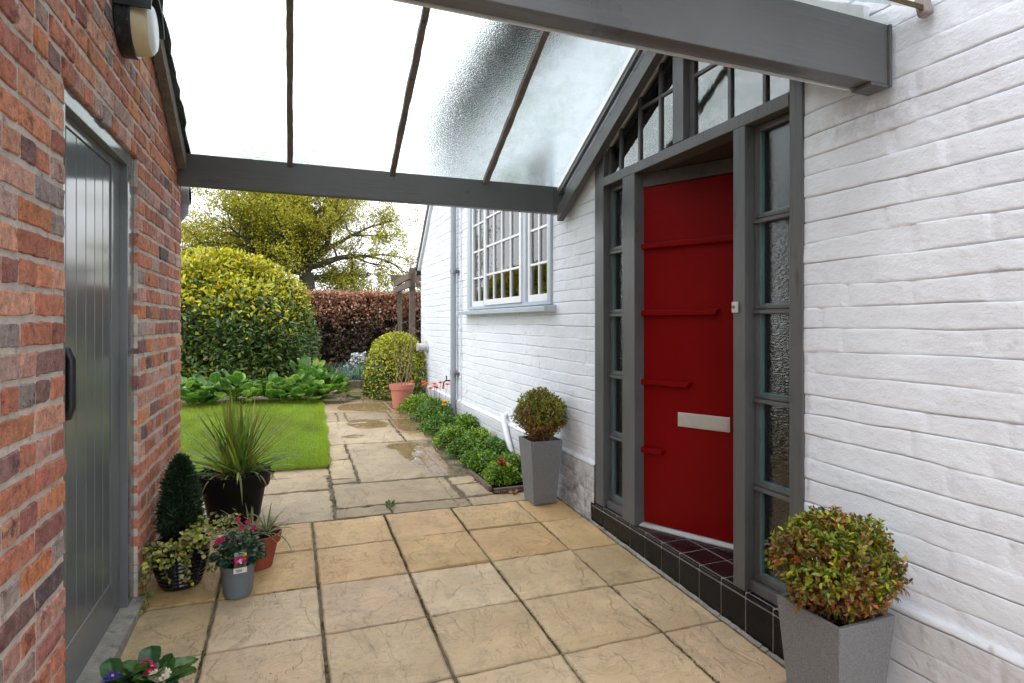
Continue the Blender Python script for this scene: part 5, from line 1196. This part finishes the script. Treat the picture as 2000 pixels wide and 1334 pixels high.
# copper hedge
def hedge():
    p = thing('copper_hedge', 'clipped hedge of coppery brown dead beech leaves across the garden end', 'hedge', (1.0, 13.3, gz(1, 13.3)))
    n = 46000; r2 = np.random.default_rng(44); X = r2.uniform(-5.5, 5.5, n); h = 1.56; face = r2.random(n)
    top = face < .3; Z = np.where(top, h - r2.random(n) * .09, r2.uniform(.1, h, n)); Y = np.where(top, r2.uniform(-.45, .45, n), -.45 + r2.random(n) ** 2 * .45)
    bumpy = .07 * (fbm(X * 2.2, Z * 2.2, 3) - .5) * 2; Y = Y + bumpy; Z = Z + .05 * (fbm(X * 3, Y * 3, 9) - .5) * 2 * (Z > h - .2)
    keep = ~((Z < h * .62) & (fbm(X * 4, Z * 5, 14) > .56)); X, Y, Z = X[keep], Y[keep], Z[keep]; n = len(X)
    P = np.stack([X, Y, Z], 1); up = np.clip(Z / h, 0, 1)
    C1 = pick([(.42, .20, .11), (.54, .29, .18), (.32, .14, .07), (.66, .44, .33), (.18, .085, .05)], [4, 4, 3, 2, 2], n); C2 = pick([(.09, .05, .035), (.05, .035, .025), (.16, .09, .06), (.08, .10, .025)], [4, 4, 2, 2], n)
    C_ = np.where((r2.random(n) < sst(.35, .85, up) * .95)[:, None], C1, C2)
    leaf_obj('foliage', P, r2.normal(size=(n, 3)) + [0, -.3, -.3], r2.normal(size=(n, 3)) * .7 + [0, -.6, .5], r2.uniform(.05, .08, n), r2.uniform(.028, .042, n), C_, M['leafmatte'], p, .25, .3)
    b = MB()
    for i in range(90):
        x = r2.uniform(-5.4, 5.4); pts = [(x, r2.uniform(-.2, .2), -.05), (x + r2.normal() * .05, r2.uniform(-.3, .3), .6), (x + r2.normal() * .15, r2.uniform(-.4, .3), 1.4)]; b.tube(pts, [.025, .016, .006], 5)
    b.build('stems', M['bark'], p)
    b = MB()
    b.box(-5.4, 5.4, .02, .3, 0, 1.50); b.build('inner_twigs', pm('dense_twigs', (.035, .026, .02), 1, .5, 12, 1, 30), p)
    # a few green shoots on top
    k = 900; X = r2.uniform(-3, 3, k) ; P = np.stack([X, r2.uniform(-.3, .4, k), h + r2.random(k) ** 2 * .16], 1)
    leaf_obj('green_shoots', P, r2.normal(size=(k, 3)) + [0, 0, 1], r2.normal(size=(k, 3)), .05, .025, pick([(.12, .18, .04), (.2, .15, .06)], [1, 1], k), M['leafmatte'], p)
hedge()

# the oak beyond the hedge
def oak():
    ox, oy = .95, 28.0; p = thing('oak_tree', 'spreading oak with fresh yellow green leaves beyond the hedge', 'tree', (ox, oy, gz(ox, oy) - .05)); r_ = random.Random(17); b = MB(); tips = []
    def grow(p0, d, L, r0, lev):
        n = 5; pts = [p0]; rs = [r0]; dd = d.normalized(); p_ = p0
        for i in range(n):
            dd = (dd + Vector((r_.gauss(0, .16), r_.gauss(0, .16), r_.gauss(0, .12) + (.03 if lev < 2 else -.02)))).normalized(); p_ = p_ + dd * (L / n); pts.append(p_); rs.append(r0 * (1 - .13 * (i + 1)))
        b.tube(pts, rs, 8 if lev < 2 else 5, cap=False)
        if lev >= 3:
            for q in pts[1:]: tips.append((q, dd))
        if lev < 4:
            k = {0: 0, 1: 5, 2: 5, 3: 4}.get(lev, 0)
            for i in range(k):
                t = r_.uniform(.3, 1); q = pts[min(n, max(1, int(t * n)))]; sd_ = Vector((r_.gauss(0, 1), r_.gauss(0, 1), r_.gauss(.15, .5))).normalized(); nd = (dd * .75 + sd_ * .8).normalized(); grow(q, nd, L * r_.uniform(.5, .72), r0 * .38, lev + 1)
            nd = (dd + Vector((r_.gauss(0, .2), r_.gauss(0, .2), 0))).normalized(); grow(pts[-1], nd, L * .62, rs[-1] * .85, lev + 1)
    fk = Vector((-.25, 0, 3.1)); b.tube([(0, 0, -.3), (.0, 0, .5), (-.05, 0, 1.6), (-.22, 0, 2.6), tuple(fk)], [.52, .42, .36, .34, .33], 14, cap=False)
    limbs = [((-1, .05, .10), 3.7, .14), ((-1, -.3, .6), 3.4, .14), ((-1, -.1, .42), 3.4, .16), ((-.75, .4, .75), 3.4, .15), ((1, -.15, .38), 3.6, .17), ((.85, .3, .60), 3.4, .15), ((.2, -.2, 1), 3.3, .19), ((-.3, .3, 1), 3.3, .15), ((1, .1, .12), 2.7, .14), ((.3, -.9, .5), 3.0, .18), ((-.4, -.8, .45), 3.0, .17), ((.1, .9, .5), 3.0, .18), ((-1, .2, .2), 3.0, .15)]
    for d, L, r0 in limbs: grow(fk + Vector((0, 0, r_.uniform(-.4, .3))), Vector(d), L, r0, 1)
    b.build('trunk', M['bark'], p, smooth=True)
    r2 = np.random.default_rng(8); T_ = np.array([tuple(t[0]) for t in tips]); m = 34; n = len(T_) * m
    while n > 170000: m -= 2; n = len(T_) * m
    P = np.repeat(T_, m, 0) + r2.normal(size=(n, 3)) * np.array([.26, .26, .13]); den = fbm(P[:, 0] * 1.5 + P[:, 2] * 1.2, P[:, 2] * 1.6 - P[:, 0] * 1.1 + P[:, 1] * .9, 12) + r2.normal(0, .035, n); k = den > .45; P = P[k]; n = len(P)
    C_ = pick([(.36, .35, .015), (.46, .42, .02), (.27, .29, .015), (.18, .20, .015), (.46, .34, .03)], [4, 4, 3, 2, 2], n, .2)
    leaf_obj('crown', P, r2.normal(size=(n, 3)), r2.normal(size=(n, 3)) + [0, 0, .6], r2.uniform(.06, .11, n), r2.uniform(.04, .07, n), C_, M['leafmatte'], p, .2, .2)
oak()
# field hedge line far off so that the horizon is not bare
def far_hedge(name, label, x, y, w, h, seed):
    p = thing(name, label, 'hedge', (x, y, gz(x, y))); n = 14000; r2 = np.random.default_rng(seed); X = r2.uniform(-w, w, n); Y = r2.uniform(-1, 1, n); Z = h * r2.random(n) ** .7 * (.75 + .5 * fbm(X * .5, Y * 0, seed))
    leaf_obj('foliage', np.stack([X, Y, Z], 1), r2.normal(size=(n, 3)), r2.normal(size=(n, 3)), .28, .18, pick([(.05, .08, .02), (.08, .10, .03)], [1, 1], n), M['leafmatte'], p)
far_hedge('field_hedge', 'dark green hedge far beyond the oak', -2, 60, 26, 2.2, 5)

# little weeds and fallen leaves
n = 420; Xd = rng.uniform(-.6, 1.8, n); Yd = rng.uniform(1.6, 6.5, n)
sel = rng.random(n) < .55; Xd[sel] = rng.choice(xs, sel.sum()) + rng.normal(0, .006, sel.sum()); Yd[sel] = rng.uniform(1.5, 3.8, sel.sum())
kk = (Xd > -.62) & (Xd < 1.82); Xd, Yd = Xd[kk], Yd[kk]; n = len(Xd)
o = leaf_obj('leaf_litter', np.stack([Xd, Yd, zg(Xd, Yd) + .0035], 1), np.stack([rng.normal(size=n), rng.normal(size=n), np.zeros(n)], 1), np.tile([0, 0, 1.], (n, 1)) + rng.normal(size=(n, 3)) * .15, rng.uniform(.004, .012, n), rng.uniform(.002, .006, n), pick([(.10, .055, .02), (.16, .10, .03), (.06, .04, .02), (.14, .15, .03)], [3, 3, 2, 2], n), M['leafmatte'], None)
o['kind'] = 'stuff'; tag(o, 'tiny leaf fragments and moss crumbs scattered over the paving', 'leaf litter')
n = 70; Xd = 1.40 + rng.normal(0, .05, n); Yd = rng.uniform(4.0, 6.6, n); Xd[:25] = rng.uniform(1.4, 1.6, 25); Yd[:25] = rng.uniform(3.98, 4.06, 25)
o = leaf_obj('fallen_leaves', np.stack([Xd, Yd, zg(Xd, Yd) + .008], 1), np.stack([rng.normal(size=n), rng.normal(size=n), np.zeros(n)], 1), np.tile([0, 0, 1.], (n, 1)) + rng.normal(size=(n, 3)) * .3, rng.uniform(.025, .045, n), rng.uniform(.015, .028, n), pick([(.35, .17, .10), (.25, .10, .05), (.42, .26, .18)], [3, 3, 2], n), M['leafmatte'], None, .3, .3)
o['kind'] = 'stuff'; tag(o, 'curled brown leaves lying along the edge of the flower border', 'fallen leaves')
def weed(x, y, label, s=1.0, seed=1):
    p = thing('weed', label, 'weed', (x, y, gz(x, y))); r2 = np.random.default_rng(seed); n = 26; an = r2.uniform(0, 6.28, n)
    P = np.stack([np.cos(an) * .012, np.sin(an) * .012, r2.uniform(0, .03, n)], 1) * s; D = np.stack([np.cos(an), np.sin(an), r2.uniform(.2, 1.4, n)], 1)
    leaf_obj('foliage', P, D, r2.normal(size=(n, 3)) + [0, 0, 1], .028 * s, .010 * s, pick([(.08, .16, .03), (.12, .2, .06)], [1, 1], n), M['leaf'], p)
weed(.635, 3.95, 'small green weed growing in the joint where patio and path meet', 1.1, 3)
weed(-.615, 3.08, 'tiny green weed at the corner of the door threshold', .8, 4)
# moss in joints
def moss():
    n = 16000; xsj = np.array(xs[1:]); ysj = np.array(ys[:8])
    a = rng.random(n) < .72; X = np.where(a, rng.choice(xsj, n), rng.uniform(-.62, 1.84, n)); Y = np.where(a, rng.uniform(1.2, 3.83, n), rng.choice(ysj, n)); X = X + rng.normal(0, .0042, n) * a; Y = Y + rng.normal(0, .003, n) * ~a
    keep = fbm(X * 4, Y * 4, 66) > np.where(a, .52, .66); keep &= X < 1.85; X, Y = X[keep], Y[keep]
    m = 3500; X2 = rng.choice([.495, .295, 1.09, 1.18], m) + rng.normal(0, .006, m); Y2 = rng.uniform(3.85, 6.9, m); X = np.concatenate([X, X2]); Y = np.concatenate([Y, Y2]); n = len(X)
    P = np.stack([X, Y, zg(X, Y) - .008 + rng.random(n) * .006], 1)
    V, F = leaves_np(P, rdir(n) + [0, 0, .5], rdir(n), rng.uniform(.003, .008, n), rng.uniform(.002, .005, n))
    o = np_mesh('moss', V, F, M['leafmatte'], col=np.repeat(pick([(.07, .075, .012), (.14, .13, .02), (.05, .04, .018), (.22, .19, .03)], [4, 2, 4, 1], n), 8, 0)); o['kind'] = 'stuff'; tag(o, 'dark moss filling the joints between the paving slabs', 'moss')
moss()
# remove unlabelled helper leftovers: none
for o in bpy.data.objects:
    if o.type == 'MESH' and not o.data.polygons: print('EMPTY', o.name)
